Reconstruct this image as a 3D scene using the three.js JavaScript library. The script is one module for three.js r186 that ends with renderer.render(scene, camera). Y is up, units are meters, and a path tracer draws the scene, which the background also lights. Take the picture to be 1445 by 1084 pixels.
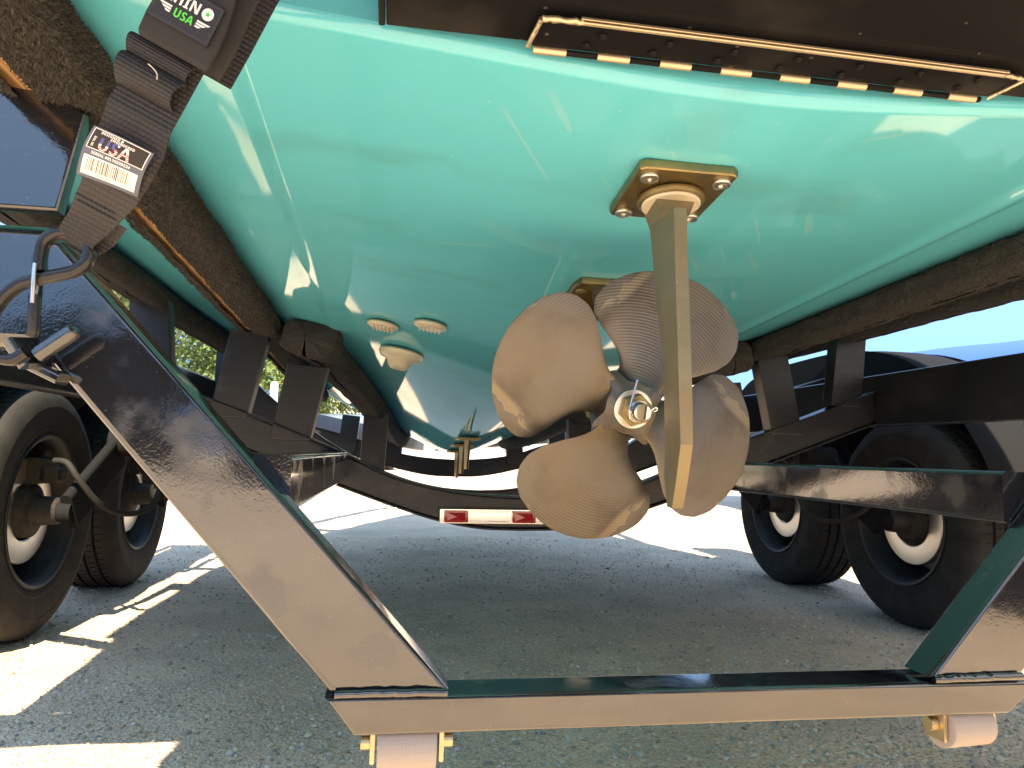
import * as THREE from 'three';
import { mergeGeometries, mergeVertices } from 'three/addons/utils/BufferGeometryUtils.js';
import { MeshSurfaceSampler } from 'three/addons/math/MeshSurfaceSampler.js';

// ---------------------------------------------------------------- camera, sky, sun, exposure
const scene = new THREE.Scene();
const camera = new THREE.PerspectiveCamera(55.27, 4 / 3, 0.05, 800);
camera.position.set(0, 0.525, 0);
camera.rotation.order = 'YXZ';
camera.rotation.set(0.09442, -0.15743, 0.02496);
camera.updateMatrixWorld();
const renderer = new THREE.WebGLRenderer({ antialias: true });
renderer.setSize(1024, 768);
renderer.toneMapping = THREE.LinearToneMapping;
renderer.toneMappingExposure = 9.4;
renderer.shadowMap.enabled = true;
renderer.shadowMap.type = THREE.PCFSoftShadowMap;

const SUN = new THREE.Vector3(-0.1, 1, 0.95).normalize();
const sun = new THREE.DirectionalLight(new THREE.Color().setRGB(1, 0.87, 0.65), 2.0);
sun.position.copy(SUN).multiplyScalar(40);
sun.castShadow = true;
sun.shadow.mapSize.set(4096, 4096);
Object.assign(sun.shadow.camera, { left: -14, right: 14, top: 14, bottom: -14, near: 1, far: 90 });
sun.shadow.radius = 1;
scene.add(sun, sun.target);

{ // clear midday sky: pale at the horizon, deeper blue above, a little brighter round the sun
  const W = 512, H = 256, d = new Float32Array(W * H * 4);
  for (let j = 0; j < H; j++) for (let i = 0; i < W; i++) {
    const el = (j + 0.5) / H * Math.PI - Math.PI / 2, az = ((i + 0.5) / W - 0.5) * 2 * Math.PI;
    const v = new THREE.Vector3(Math.cos(el) * Math.cos(az), Math.sin(el), Math.cos(el) * Math.sin(az));
    const t = Math.pow(Math.max(0, Math.sin(el)), 0.55), g = Math.pow(Math.max(0, v.dot(SUN)), 12) * 0.12;
    const o = (j * W + i) * 4;
    d[o] = 0.043 * (1 - t) + 0.09 * t + g; d[o + 1] = 0.092 * (1 - t) + 0.138 * t + g; d[o + 2] = 0.165 * (1 - t) + 0.225 * t + g; d[o + 3] = 1;
  }
  const sky = new THREE.DataTexture(d, W, H, THREE.RGBAFormat, THREE.FloatType);
  sky.mapping = THREE.EquirectangularReflectionMapping; sky.magFilter = THREE.LinearFilter; sky.needsUpdate = true;
  scene.background = sky; scene.environment = sky;
}

// ---------------------------------------------------------------- helpers
let seed = 7;
const rnd = () => { seed = (seed * 1664525 + 1013904223) >>> 0; return seed / 4294967296; };
const rr = (a, b) => a + (b - a) * rnd();
const V = (x, y, z) => new THREE.Vector3(x, y, z);
const clamp = (x, a = 0, b = 1) => Math.min(b, Math.max(a, x));
const mix = (a, b, t) => a + (b - a) * t;
const sm = (a, b, x) => { const t = clamp((x - a) / (b - a)); return t * t * (3 - 2 * t); };
function hash(x, y, s) { let h = (x * 374761393 + y * 668265263 + s * 2147483647) | 0; h = Math.imul(h ^ (h >>> 13), 1274126177); return ((h ^ (h >>> 16)) >>> 0) / 4294967296; }
function vn(x, y, p, s) { // tileable value noise, period p
  const xi = Math.floor(x), yi = Math.floor(y), fx = x - xi, fy = y - yi, u = fx * fx * (3 - 2 * fx), v = fy * fy * (3 - 2 * fy);
  const m = (a) => ((a % p) + p) % p;
  return mix(mix(hash(m(xi), m(yi), s), hash(m(xi + 1), m(yi), s), u), mix(hash(m(xi), m(yi + 1), s), hash(m(xi + 1), m(yi + 1), s), u), v);
}
function fbm(x, y, p, o, s) { let a = 0.5, r = 0, n = 0; for (let i = 0; i < o; i++) { r += a * vn(x, y, p, s + i); n += a; a *= 0.5; x *= 2; y *= 2; p *= 2; } return r / n; }
const lin = (c) => Math.round(255 * Math.pow(clamp(c), 1 / 2.2));
function tex(n, metres, f, color = false, ny = n) { // f(u,v) in 0..1 -> [r,g,b] linear (colour) or value
  const d = new Uint8Array(n * ny * 4);
  for (let j = 0; j < ny; j++) for (let i = 0; i < n; i++) {
    const c = f((i + 0.5) / n, (j + 0.5) / ny), o = (j * n + i) * 4;
    if (color) { d[o] = lin(c[0]); d[o + 1] = lin(c[1]); d[o + 2] = lin(c[2]); } else d[o] = d[o + 1] = d[o + 2] = Math.round(255 * clamp(c));
    d[o + 3] = 255;
  }
  const t = new THREE.DataTexture(d, n, ny); t.wrapS = t.wrapT = THREE.RepeatWrapping; t.magFilter = THREE.LinearFilter; t.minFilter = THREE.LinearMipmapLinearFilter; t.generateMipmaps = true; t.anisotropy = 8;
  if (color) t.colorSpace = THREE.SRGBColorSpace;
  if (Array.isArray(metres)) t.repeat.set(1 / metres[0], 1 / metres[1]); else t.repeat.set(1 / metres, 1 / metres);
  t.needsUpdate = true; return t;
}
function worley(n, cells, s) { // tileable, returns function(u,v)->[d1,d2,id]
  const P = []; for (let j = 0; j < cells; j++) for (let i = 0; i < cells; i++) P.push([i + hash(i, j, s), j + hash(i, j, s + 9), hash(i, j, s + 5)]);
  return (u, v) => {
    const x = u * cells, y = v * cells, xi = Math.floor(x), yi = Math.floor(y); let a = 9, b = 9, id = 0;
    for (let dj = -1; dj <= 1; dj++) for (let di = -1; di <= 1; di++) {
      const ci = xi + di, cj = yi + dj, q = P[((cj + cells) % cells) * cells + (ci + cells) % cells];
      const dx = q[0] + (ci < 0 ? -cells : ci >= cells ? cells : 0) - x, dy = q[1] + (cj < 0 ? -cells : cj >= cells ? cells : 0) - y, r = Math.hypot(dx, dy);
      if (r < a) { b = a; a = r; id = q[2]; } else if (r < b) b = r;
    }
    return [a, b, id];
  };
}
function toCreasedNormals(g, angle) { // smooth normals within an angle, each face weighted by its area so that flats stay flat
  if (g.index) g = g.toNonIndexed();
  const p = g.attributes.position, n = p.count / 3, fn = [], map = new Map(), a = V(), b = V(), c = V(), out = new Float32Array(p.count * 3), lim = Math.cos(angle);
  const key = (i) => Math.round(p.getX(i) * 2e5) + '_' + Math.round(p.getY(i) * 2e5) + '_' + Math.round(p.getZ(i) * 2e5);
  for (let f = 0; f < n; f++) { a.fromBufferAttribute(p, f * 3); b.fromBufferAttribute(p, f * 3 + 1); c.fromBufferAttribute(p, f * 3 + 2); const x = b.clone().sub(a).cross(c.clone().sub(a)), l = x.length(); fn.push([l > 1e-14 ? x.clone().divideScalar(l) : V(0, 1, 0), x]); for (let k = 0; k < 3; k++) { const h = key(f * 3 + k); if (!map.has(h)) map.set(h, []); map.get(h).push(f); } }
  for (let f = 0; f < n; f++) for (let k = 0; k < 3; k++) { const s = V(); for (const q of map.get(key(f * 3 + k))) if (fn[q][0].dot(fn[f][0]) > lim) s.add(fn[q][1]); if (s.lengthSq() < 1e-28) s.copy(fn[f][0]); s.normalize(); out.set([s.x, s.y, s.z], (f * 3 + k) * 3); }
  g.setAttribute('normal', new THREE.BufferAttribute(out, 3)); return g;
}
const used = {};
const numbered = (n) => { const k = used[n] = (used[n] ?? -1) + 1; return k ? n + '_' + String(k).padStart(3, '0') : n; };
function shade(o) { o.castShadow = o.receiveShadow = true; return o; }
function boxUV(g) { // uv in metres, projected along the face's main direction
  if (g.index) g = g.toNonIndexed();
  const p = g.attributes.position; if (!g.attributes.normal) g.computeVertexNormals();
  const uv = new Float32Array(p.count * 2), a = V(), b = V(), c = V(), n = V();
  for (let i = 0; i < p.count; i += 3) {
    a.fromBufferAttribute(p, i); b.fromBufferAttribute(p, i + 1); c.fromBufferAttribute(p, i + 2);
    n.copy(b).sub(a).cross(c.clone().sub(a)); const ax = Math.abs(n.x), ay = Math.abs(n.y), az = Math.abs(n.z);
    [a, b, c].forEach((q, k) => { const o = (i + k) * 2; if (ay >= ax && ay >= az) { uv[o] = q.x; uv[o + 1] = q.z; } else if (ax >= az) { uv[o] = q.z; uv[o + 1] = q.y; } else { uv[o] = q.x; uv[o + 1] = q.y; } });
  }
  g.setAttribute('uv', new THREE.BufferAttribute(uv, 2)); return g;
}
function join(gs) {
  return mergeGeometries(gs.map((g) => { g = g.index ? g.toNonIndexed() : g; for (const k of Object.keys(g.attributes)) if (!['position', 'normal', 'uv'].includes(k)) g.deleteAttribute(k); return g; }));
}
function thing(name, label, category, pos = [0, 0, 0], turn = 0, group) {
  const o = new THREE.Group(); o.name = numbered(name); o.position.set(...pos); o.rotation.y = turn; scene.add(o);
  o.userData = { label, category }; if (group) o.userData.group = group; return o;
}
function part(name, g, m, parent, label) {
  const o = shade(new THREE.Mesh(Array.isArray(g) ? join(g) : g, m)); o.name = name; parent.add(o); if (label) o.userData.label = label; return o;
}
function rrShape(w, h, r) {
  const s = new THREE.Shape(), x = w / 2, y = h / 2;
  s.moveTo(-x + r, -y); s.lineTo(x - r, -y); s.absarc(x - r, -y + r, r, -Math.PI / 2, 0); s.lineTo(x, y - r); s.absarc(x - r, y - r, r, 0, Math.PI / 2);
  s.lineTo(-x + r, y); s.absarc(-x + r, y - r, r, Math.PI / 2, Math.PI); s.lineTo(-x, -y + r); s.absarc(-x + r, -y + r, r, Math.PI, 1.5 * Math.PI); return s;
}
function orient(g, a, b, up = V(0, 1, 0)) { // geometry made along +z from 0, moved to run a -> b
  const z = b.clone().sub(a).normalize(), x = up.clone().cross(z).normalize(), y = z.clone().cross(x);
  return g.applyMatrix4(new THREE.Matrix4().makeBasis(x, y, z).setPosition(a));
}
function beam(a, b, w, h, r = 0.008, up) {
  a = V(...a); b = V(...b);
  const g = new THREE.ExtrudeGeometry(rrShape(w, h, r), { depth: a.distanceTo(b), bevelEnabled: false, curveSegments: 5 });
  return boxUV(orient(toCreasedNormals(g, 0.6), a, b, up && V(...up)));
}
function plate(pts, depth, z, bev = 0.004, seg = 3) { // polygon in x,y extruded in z, FRONT (towards +z) face at z
  const s = new THREE.Shape(pts.map((p) => new THREE.Vector2(p[0], p[1])));
  const g = new THREE.ExtrudeGeometry(s, { depth: depth - 2 * bev, bevelEnabled: bev > 0, bevelSize: bev, bevelOffset: -bev, bevelThickness: bev, bevelSegments: seg, curveSegments: 8 });
  g.translate(0, 0, z - depth + bev); return boxUV(toCreasedNormals(g, 0.5));
}
function box(x, y, z, w, h, d, r = 0.003) { return beam([x, y, z - d / 2], [x, y, z + d / 2], w, h, Math.min(r, w / 2.2, h / 2.2)); }
function tube(pts, r, closed = false, seg = 40, rs = 10) { return new THREE.TubeGeometry(new THREE.CatmullRomCurve3(pts.map((p) => V(...p)), closed, 'centripetal'), seg, r, rs, closed); }
function cyl(a, b, r1, r2 = r1, n = 24) {
  a = V(...a); b = V(...b); const g = new THREE.CylinderGeometry(r2, r1, a.distanceTo(b), n); g.rotateX(Math.PI / 2); g.translate(0, 0, a.distanceTo(b) / 2);
  const d = b.clone().sub(a).normalize(); return orient(g, a, b, Math.abs(d.y) > 0.9 ? V(1, 0, 0) : V(0, 1, 0));
}
function lathe(pts, n = 48) { return new THREE.LatheGeometry(pts.map((p) => new THREE.Vector2(p[0], p[1])), n); }
function grid(nu, nv, f, flip = false) { // f(u,v)->[x,y,z,(s,t)]
  const pos = [], uv = [], idx = [];
  for (let j = 0; j <= nv; j++) for (let i = 0; i <= nu; i++) { const q = f(i / nu, j / nv); pos.push(q[0], q[1], q[2]); uv.push(q[3] ?? i / nu, q[4] ?? j / nv); }
  for (let j = 0; j < nv; j++) for (let i = 0; i < nu; i++) { const a = j * (nu + 1) + i, b = a + 1, c = a + nu + 1, d = c + 1; flip ? idx.push(a, c, b, b, c, d) : idx.push(a, b, c, b, d, c); }
  const g = new THREE.BufferGeometry(); g.setAttribute('position', new THREE.Float32BufferAttribute(pos, 3)); g.setAttribute('uv', new THREE.Float32BufferAttribute(uv, 2)); g.setIndex(idx); g.computeVertexNormals(); return g;
}
const C = (r, g, b) => new THREE.Color().setRGB(r, g, b);
const mat = (o) => new THREE.MeshPhysicalMaterial({ side: THREE.DoubleSide, ...o });

// ---------------------------------------------------------------- materials
const lumps = tex(512, 0.16, (u, v) => fbm(u * 12, v * 12, 12, 4, 3) * 0.8 + 0.25 * vn(u * 90, v * 90, 90, 8));
const dirtMap = tex(1024, 0.55, (u, v) => {
  const a = sm(0.62, 0.8, fbm(u * 9, v * 9, 9, 5, 21)), sp = hash(Math.floor(u * 420), Math.floor(v * 420), 4) > 0.9985 ? 1 : 0, sc = sm(0.71, 0.75, fbm(u * 5, v * 90, 5, 3, 55)) * sm(0.5, 0.7, vn(u * 7, v * 7, 7, 2));
  const k = clamp(a * 0.08 + sp * 0.5 + sc * 0.05); return [mix(0.011, 0.22, k), mix(0.012, 0.2, k), mix(0.015, 0.17, k)];
}, true);
const dirtRough = tex(512, 0.55, (u, v) => 0.09 + 0.28 * sm(0.5, 0.8, fbm(u * 9, v * 9, 9, 5, 21)));
const M = {};
M.paint = mat({ map: dirtMap, roughness: 1, roughnessMap: dirtRough, bumpMap: lumps, bumpScale: 0.00012, ior: 2.0, clearcoat: 0.5, clearcoatRoughness: 0.05 });
M.frame = mat({ map: dirtMap, roughness: 0.3, bumpMap: lumps, bumpScale: 0.0003 });
M.blackPlate = mat({ map: tex(1024, 0.9, (u, v) => {
  const k = sm(0.55, 0.8, fbm(u * 6, v * 6, 6, 6, 31)) * 0.1 + (hash(Math.floor(u * 300), Math.floor(v * 300), 14) > 0.9975 ? 0.35 : 0); return [mix(0.008, 0.2, k), mix(0.008, 0.185, k), mix(0.009, 0.16, k)]; }, true), roughness: 0.17, ior: 1.13, bumpMap: lumps, bumpScale: 0.00015 });
M.gel = mat({ map: tex(2048, 1.6, (u, v) => {
  const f = fbm(u * 5, v * 5, 5, 5, 61), dirty = sm(0.6, 0.78, fbm(u * 7, v * 14, 7, 6, 71)) * sm(0.4, 0.7, vn(u * 3, v * 3, 3, 72));
  const sc = (sm(0.76, 0.78, fbm(u * 5 + v * 6, v * 110 + u * 40, 1, 2, 81) * 0 + fbm(u * 6 + v * 7, v * 130 + u * 52, 512, 2, 81)) * sm(0.68, 0.85, vn(u * 11, v * 11, 11, 82)) + sm(0.77, 0.79, fbm(v * 6 + u * 3, u * 120 - v * 70 + 90, 512, 2, 86)) * sm(0.72, 0.88, vn(u * 8, v * 8, 8, 87))), ch = hash(Math.floor(u * 500), Math.floor(v * 500), 83) > 0.9997 ? 1 : 0;
  const k = clamp(sc * 0.16 + ch * 0.3), b = 0.95 + 0.1 * f; let c = [0.14 * b, 0.62 * b, 0.76 * b];
  c = c.map((x, i) => mix(x, [0.10, 0.21, 0.17][i], dirty * 0.2)); return c.map((x, i) => mix(x, [0.6, 0.7, 0.66][i], k)); }, true),
  roughness: 0.05, ior: 1.7 });
M.bronze = mat({ metalness: 1, roughness: 0.42, map: tex(512, 0.3, (u, v) => {
  const f = fbm(u * 5, v * 5, 5, 5, 91), g = sm(0.5, 0.75, fbm(u * 7, v * 7, 7, 5, 95)), d = sm(0.72, 0.8, fbm(u * 20, v * 20, 20, 4, 97));
  const c = [mix(0.26, 0.42, f), mix(0.205, 0.325, f), mix(0.095, 0.155, f)]; return c.map((x, i) => mix(mix(x, [0.22, 0.21, 0.13][i], g * 0.7), 0.4, d * 0.2)); }, true),
  bumpMap: tex(256, 0.05, (u, v) => fbm(u * 16, v * 16, 16, 3, 99)), bumpScale: 0.0002 });
const groove = tex(256, [0.0215, 0.25], (u, v) => 0.5 + 0.5 * Math.cos(u * 5 * 2 * Math.PI + 1.3 * vn(u * 2, v * 4, 4, 5)));
M.blade = mat({ metalness: 0.9, roughness: 0.42, bumpMap: groove, bumpScale: 0.00016, map: tex(1024, 0.42, (u, v) => {
  const f = fbm(u * 4, v * 4, 4, 5, 101), g = sm(0.52, 0.72, fbm(u * 3, v * 3, 3, 4, 105)), st = sm(0.6, 0.64, fbm(u * 14, v * 14, 14, 5, 107)) * sm(0.55, 0.62, vn(u * 4, v * 4, 4, 109));
  const q = sm(0.3, 0.7, f); const w = sm(0.5, 0.68, fbm(u * 4 + 1, v * 4 + 2, 4, 5, 405)); let c = [mix(0.078, 0.168, q), mix(0.069, 0.15, q), mix(0.06, 0.126, q)]; c = c.map((x, i) => mix(x, [0.15, 0.125, 0.06][i], g * 0.8)); c = c.map((x, i) => mix(x, [0.165, 0.158, 0.148][i], w * 0.75)); return c.map((x, i) => mix(x, [0.28, 0.24, 0.17][i], st * 0.7)); }, true) });
M.steel = mat({ metalness: 1, roughness: 0.28, color: C(0.72, 0.70, 0.66) });
M.chrome = mat({ metalness: 1, roughness: 0.12, color: C(0.86, 0.85, 0.83) });
M.rubber = mat({ specularIntensity: 0.35, roughness: 0.85, map: tex(512, 0.4, (u, v) => { const f = fbm(u * 8, v * 8, 8, 5, 121), k = mix(0.014, 0.04, f); return [k, k * 0.95, k * 0.88]; }, true), bumpMap: tex(256, 0.06, (u, v) => fbm(u * 12, v * 12, 12, 3, 122)), bumpScale: 0.0006 });
M.rimDark = mat({ metalness: 0.3, roughness: 0.5, color: C(0.035, 0.037, 0.04) });
M.rotor = mat({ metalness: 1, roughness: 0.36, color: C(0.78, 0.72, 0.6) });
M.rimLight = mat({ metalness: 0.9, roughness: 0.4, color: C(0.62, 0.58, 0.5) });
M.brake = mat({ metalness: 0.4, roughness: 0.65, map: tex(256, 0.2, (u, v) => { const f = fbm(u * 8, v * 8, 8, 5, 131); return [mix(0.012, 0.06, f), mix(0.012, 0.05, f), mix(0.011, 0.04, f)]; }, true) });
M.carpet = mat({ roughness: 1, sheen: 0.2, map: tex(512, 0.16, (u, v) => { const f = fbm(u * 40, v * 40, 40, 3, 141), g = fbm(u * 6, v * 6, 6, 4, 143), d = sm(0.5, 0.75, g); const k = mix(0.010, 0.05, f); return [k + d * 0.025 * f, k + d * 0.021 * f, k * 0.95 + d * 0.015 * f]; }, true),
  bumpMap: tex(512, 0.16, (u, v) => 0.6 * fbm(u * 50, v * 50, 50, 3, 145) + 0.4 * fbm(u * 16, v * 16, 16, 3, 147)), bumpScale: 0.005 });
M.pile = mat({ roughness: 1, color: C(0.046, 0.045, 0.043) });
M.wood = mat({ roughness: 0.75, map: tex(512, [0.5, 0.09], (u, v) => { const w = fbm(u * 3, v * 6, 6, 4, 151), l = 0.5 + 0.5 * Math.sin((v * 9 + w * 2.4) * 2 * Math.PI), f = fbm(u * 6, v * 90, 90, 3, 153); const k = clamp(0.65 * l + 0.35 * f); return [mix(0.30, 0.62, k), mix(0.16, 0.39, k), mix(0.06, 0.17, k)]; }, true), bumpMap: tex(256, [0.5, 0.09], (u, v) => fbm(u * 3, v * 60, 60, 3, 155)), bumpScale: 0.0015 });
M.webbing = mat({ roughness: 0.75, map: tex(512, [0.0256, 0.0256], (u, v) => { const y = v * 8, x = u * 8 + (Math.floor(y) % 2) * 0.5, e = Math.abs((y % 1) - 0.5) * 2, ex = Math.abs((x % 1) - 0.5) * 2; const k = (1 - e * e) * (1 - 0.6 * ex * ex); return [0.014 + 0.02 * k, 0.014 + 0.019 * k, 0.015 + 0.02 * k]; }, true),
  bumpMap: tex(512, [0.0256, 0.0256], (u, v) => { const y = v * 8, x = u * 8 + (Math.floor(y) % 2) * 0.5, e = Math.abs((y % 1) - 0.5) * 2, ex = Math.abs((x % 1) - 0.5) * 2; return (1 - e * e) * (1 - 0.5 * ex * ex); }), bumpScale: 0.0007 });
M.cloth = mat({ roughness: 0.9, color: C(0.03, 0.03, 0.032), bumpMap: tex(256, 0.02, (u, v) => hash(Math.floor(u * 60), Math.floor(v * 60), 3)), bumpScale: 0.0002 });
M.hook = mat({ roughness: 0.22, color: C(0.02, 0.02, 0.021), bumpMap: lumps, bumpScale: 0.0002 });
M.redLens = mat({ roughness: 0.1, color: C(0.42, 0.008, 0.012), clearcoat: 1 });
M.ivory = mat({ roughness: 0.3, color: C(0.72, 0.66, 0.5) });
M.plasticBlack = mat({ specularIntensity: 0.2, roughness: 0.8, color: C(0.012, 0.012, 0.013) });
M.roller = mat({ roughness: 0.8, map: tex(256, 0.06, (u, v) => { const f = fbm(u * 10, v * 10, 10, 4, 161); return [mix(0.38, 0.62, f), mix(0.32, 0.54, f), mix(0.28, 0.48, f)]; }, true), bumpMap: tex(512, 0.06, (u, v) => fbm(u * 14, v * 14, 14, 5, 163)), bumpScale: 0.0006 });
M.brass = mat({ metalness: 0.9, roughness: 0.35, color: C(0.62, 0.5, 0.3) });
M.white = mat({ roughness: 0.6, color: C(0.75, 0.74, 0.71) });
M.hoseRubber = mat({ roughness: 0.7, specularIntensity: 0.4, color: C(0.025, 0.023, 0.021) });

// ---------------------------------------------------------------- ground
const wA = worley(1024, 230, 201), wB = worley(1024, 120, 203), wC = worley(1024, 52, 205);
const stone = (u, v) => { const a = wA(u, v), b = wB(u, v), c = wC(u, v); const hb = b[2] > 0.62 ? clamp(1 - b[0] * 1.9) : 0, hc = c[2] > 0.86 ? clamp(1 - c[0] * 2.6) : 0; return { a, b, c, h: Math.max(0.35 * clamp(1 - a[0] * 1.3), 0.75 * Math.sqrt(hb), Math.sqrt(hc)), hb, hc }; };
const gcache = []; { const n = 1024; for (let j = 0; j < n; j++) for (let i = 0; i < n; i++) gcache.push(stone((i + 0.5) / n, (j + 0.5) / n)); }
const gAt = (u, v) => gcache[Math.floor(v * 1024) * 1024 + Math.floor(u * 1024)];
const groundMap = tex(1024, 1.1, (u, v) => {
  const s = gAt(u, v), id = s.hc > 0.02 ? s.c[2] * 7 % 1 : s.hb > 0.02 ? s.b[2] * 13 % 1 : s.a[2], f = fbm(u * 6, v * 6, 6, 5, 211);
  const k = mix(0.42, 0.78, id * 0.6 + f * 0.4) * mix(0.82, 1.05, f), w = (id * 17) % 1;
  return [k * mix(1.08, 1.12, w), k * mix(0.85, 0.82, w), k * mix(0.66, 0.54, w)];
}, true);
const groundBump = tex(1024, 1.1, (u, v) => gAt(u, v).h);
M.ground = mat({ roughness: 0.95, map: groundMap, bumpMap: groundBump, bumpScale: 0.0055, vertexColors: true, side: THREE.FrontSide });
const gh = (x, z) => { const d = Math.hypot(x - 0.3, z + 3), k = 1 - sm(9, 16, d); return k * (0.018 * (fbm(x * 1.1 + 40, z * 1.1 + 40, 512, 3, 5) - 0.5) + 0.012 * (fbm(x * 7 + 90, z * 7 + 90, 1024, 3, 6) - 0.5)); };
{
  const xs = [], zs = [];
  for (let x = -3; x <= 4; x += 0.035) xs.push(x); for (let x = 4.2, s = 0.2; x < 320; x += s, s *= 1.16) xs.push(x); for (let x = -3.2, s = 0.2; x > -320; x -= s, s *= 1.16) xs.unshift(x);
  for (let z = -8; z <= 0; z += 0.035) zs.push(z); for (let z = 0.2, s = 0.2; z < 320; z += s, s *= 1.16) zs.push(z); for (let z = -8.2, s = 0.2; z > -320; z -= s, s *= 1.16) zs.unshift(z);
  const nx = xs.length - 1, nz = zs.length - 1;
  const g = grid(nx, nz, (u, v) => { const x = xs[Math.round(u * nx)], z = zs[Math.round(v * nz)]; return [x, gh(x, z), z, x, z]; }, true);
  const p = g.attributes.position, col = new Float32Array(p.count * 3);
  for (let i = 0; i < p.count; i++) { const x = p.getX(i), z = p.getZ(i), k = 0.74 + 0.42 * fbm(x * 0.8 + 60, z * 0.8 + 60, 1024, 5, 9); col[i * 3] = k; col[i * 3 + 1] = k * 0.985; col[i * 3 + 2] = k * 0.96; }
  g.setAttribute('color', new THREE.BufferAttribute(col, 3)); g.computeVertexNormals();
  const o = part('ground', g, M.ground, scene); o.userData = { kind: 'structure', label: 'grey sandy gravel ground under the boat trailer' };
}
{ // loose gravel on the ground in front
  const base = [0, 1, 2].map((k) => { const g = new THREE.IcosahedronGeometry(1, 1), p = g.attributes.position; for (let i = 0; i < p.count; i++) { const x = p.getX(i), y = p.getY(i), z = p.getZ(i), s = 0.72 + 0.5 * vn(x * 1.4 + 5 + k * 9, y * 1.4 + z * 1.1 + 5, 64, 33); p.setXYZ(i, x * s * 1.15, y * s * 0.7, z * s); } return toCreasedNormals(g, 0.5); });
  const gm = mat({ roughness: 0.9, color: C(1, 1, 1) });
  const grp = new THREE.Group(); grp.name = 'gravel'; grp.userData = { kind: 'stuff', label: 'loose grey and tan pebbles scattered over the ground', category: 'gravel' }; scene.add(grp);
  const N = 9000, m4 = new THREE.Matrix4(), q = new THREE.Quaternion(), e = new THREE.Euler();
  base.forEach((g) => {
    const im = new THREE.InstancedMesh(g, gm, N); im.name = 'pebble'; im.userData.kind = 'stuff'; shade(im);
    for (let i = 0; i < N; i++) {
      const z = -1.0 - 3.6 * Math.pow(rnd(), 1.5), x = rr(-0.75, 0.95) * (-z) * 1.0 + 0.15 * -z, s = 0.0016 + 0.0038 * Math.pow(rnd(), 3) + (rnd() > 0.993 ? 0.006 * rnd() : 0);
      q.setFromEuler(e.set(rr(-0.4, 0.4), rr(0, 6.28), rr(-0.4, 0.4))); m4.compose(V(x, gh(x, z) + s * 0.25, z), q, V(s, s, s)); im.setMatrixAt(i, m4);
      const k = rr(0.28, 0.68), w = rnd(); im.setColorAt(i, C(k, k * mix(0.94, 0.88, w), k * mix(0.8, 0.62, w)));
    }
    grp.add(im);
  });
}

// ---------------------------------------------------------------- boat (origin under the keel, x across, -z towards the bow)
const XC = 0.355;
const boat = thing('ski_boat', 'turquoise inboard ski boat resting on the black trailer, seen from under its stern', 'boat', [XC, 0, 0]);
const keelY = (z) => z < 4 ? 0.869 - 0.108 * (z - 0.87) : 0.531 - 0.108 * (z - 4) + 0.19 * Math.pow(z - 4, 2.1) + 0.02 * (z - 4);
const bunkY = (z) => 0.93 - 0.05 * (z - 0.9);
const slope = (z) => z < 3.8 ? (bunkY(z) - keelY(z)) / 0.68 : (bunkY(3.8) - keelY(3.8)) / 0.68 + 0.25 * (z - 3.8);
const chine = (z) => z < 1.8 ? 1.1 : Math.max(0.02, 1.1 * (1 - Math.pow(Math.min(1, (z - 1.8) / 3.5), 1.6)));
const gunw = (z) => z < 1.6 ? 1.24 : Math.max(0.03, 1.24 * (1 - Math.pow(Math.min(1, (z - 1.6) / 3.75), 1.5)));
const GY = (z) => 1.62 + 0.05 * sm(3, 5.3, z);
const hullY = (dx, z) => { const a = (Math.sqrt(dx * dx + 0.0225) - 0.15) * 1.25; const st = 0.006 * sm(0.44, 0.5, a) * (1 - sm(0.5, 0.512, a)); return keelY(z) + a * slope(z) - st; };
const TZ = 0.67;
function hullPoint(t, z) { // t -1..1 across, |t|<0.7 bottom, beyond: side
  const s = Math.sign(t), a = Math.abs(t), c = chine(z), g = gunw(z);
  if (a <= 0.75) { const x = c * a / 0.75; return [s * x, Math.min(hullY(x, z), GY(z) - 0.02), -z]; }
  const k = (a - 0.75) / 0.25, y0 = Math.min(hullY(c, z), GY(z) - 0.02), r = 0.04 * Math.sin(Math.min(1, k * 4) * Math.PI / 2);
  return [s * (mix(c, g, Math.pow(k, 0.8)) + r * 0.4 * (1 - k)), mix(y0, GY(z), k), -z];
}
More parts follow.
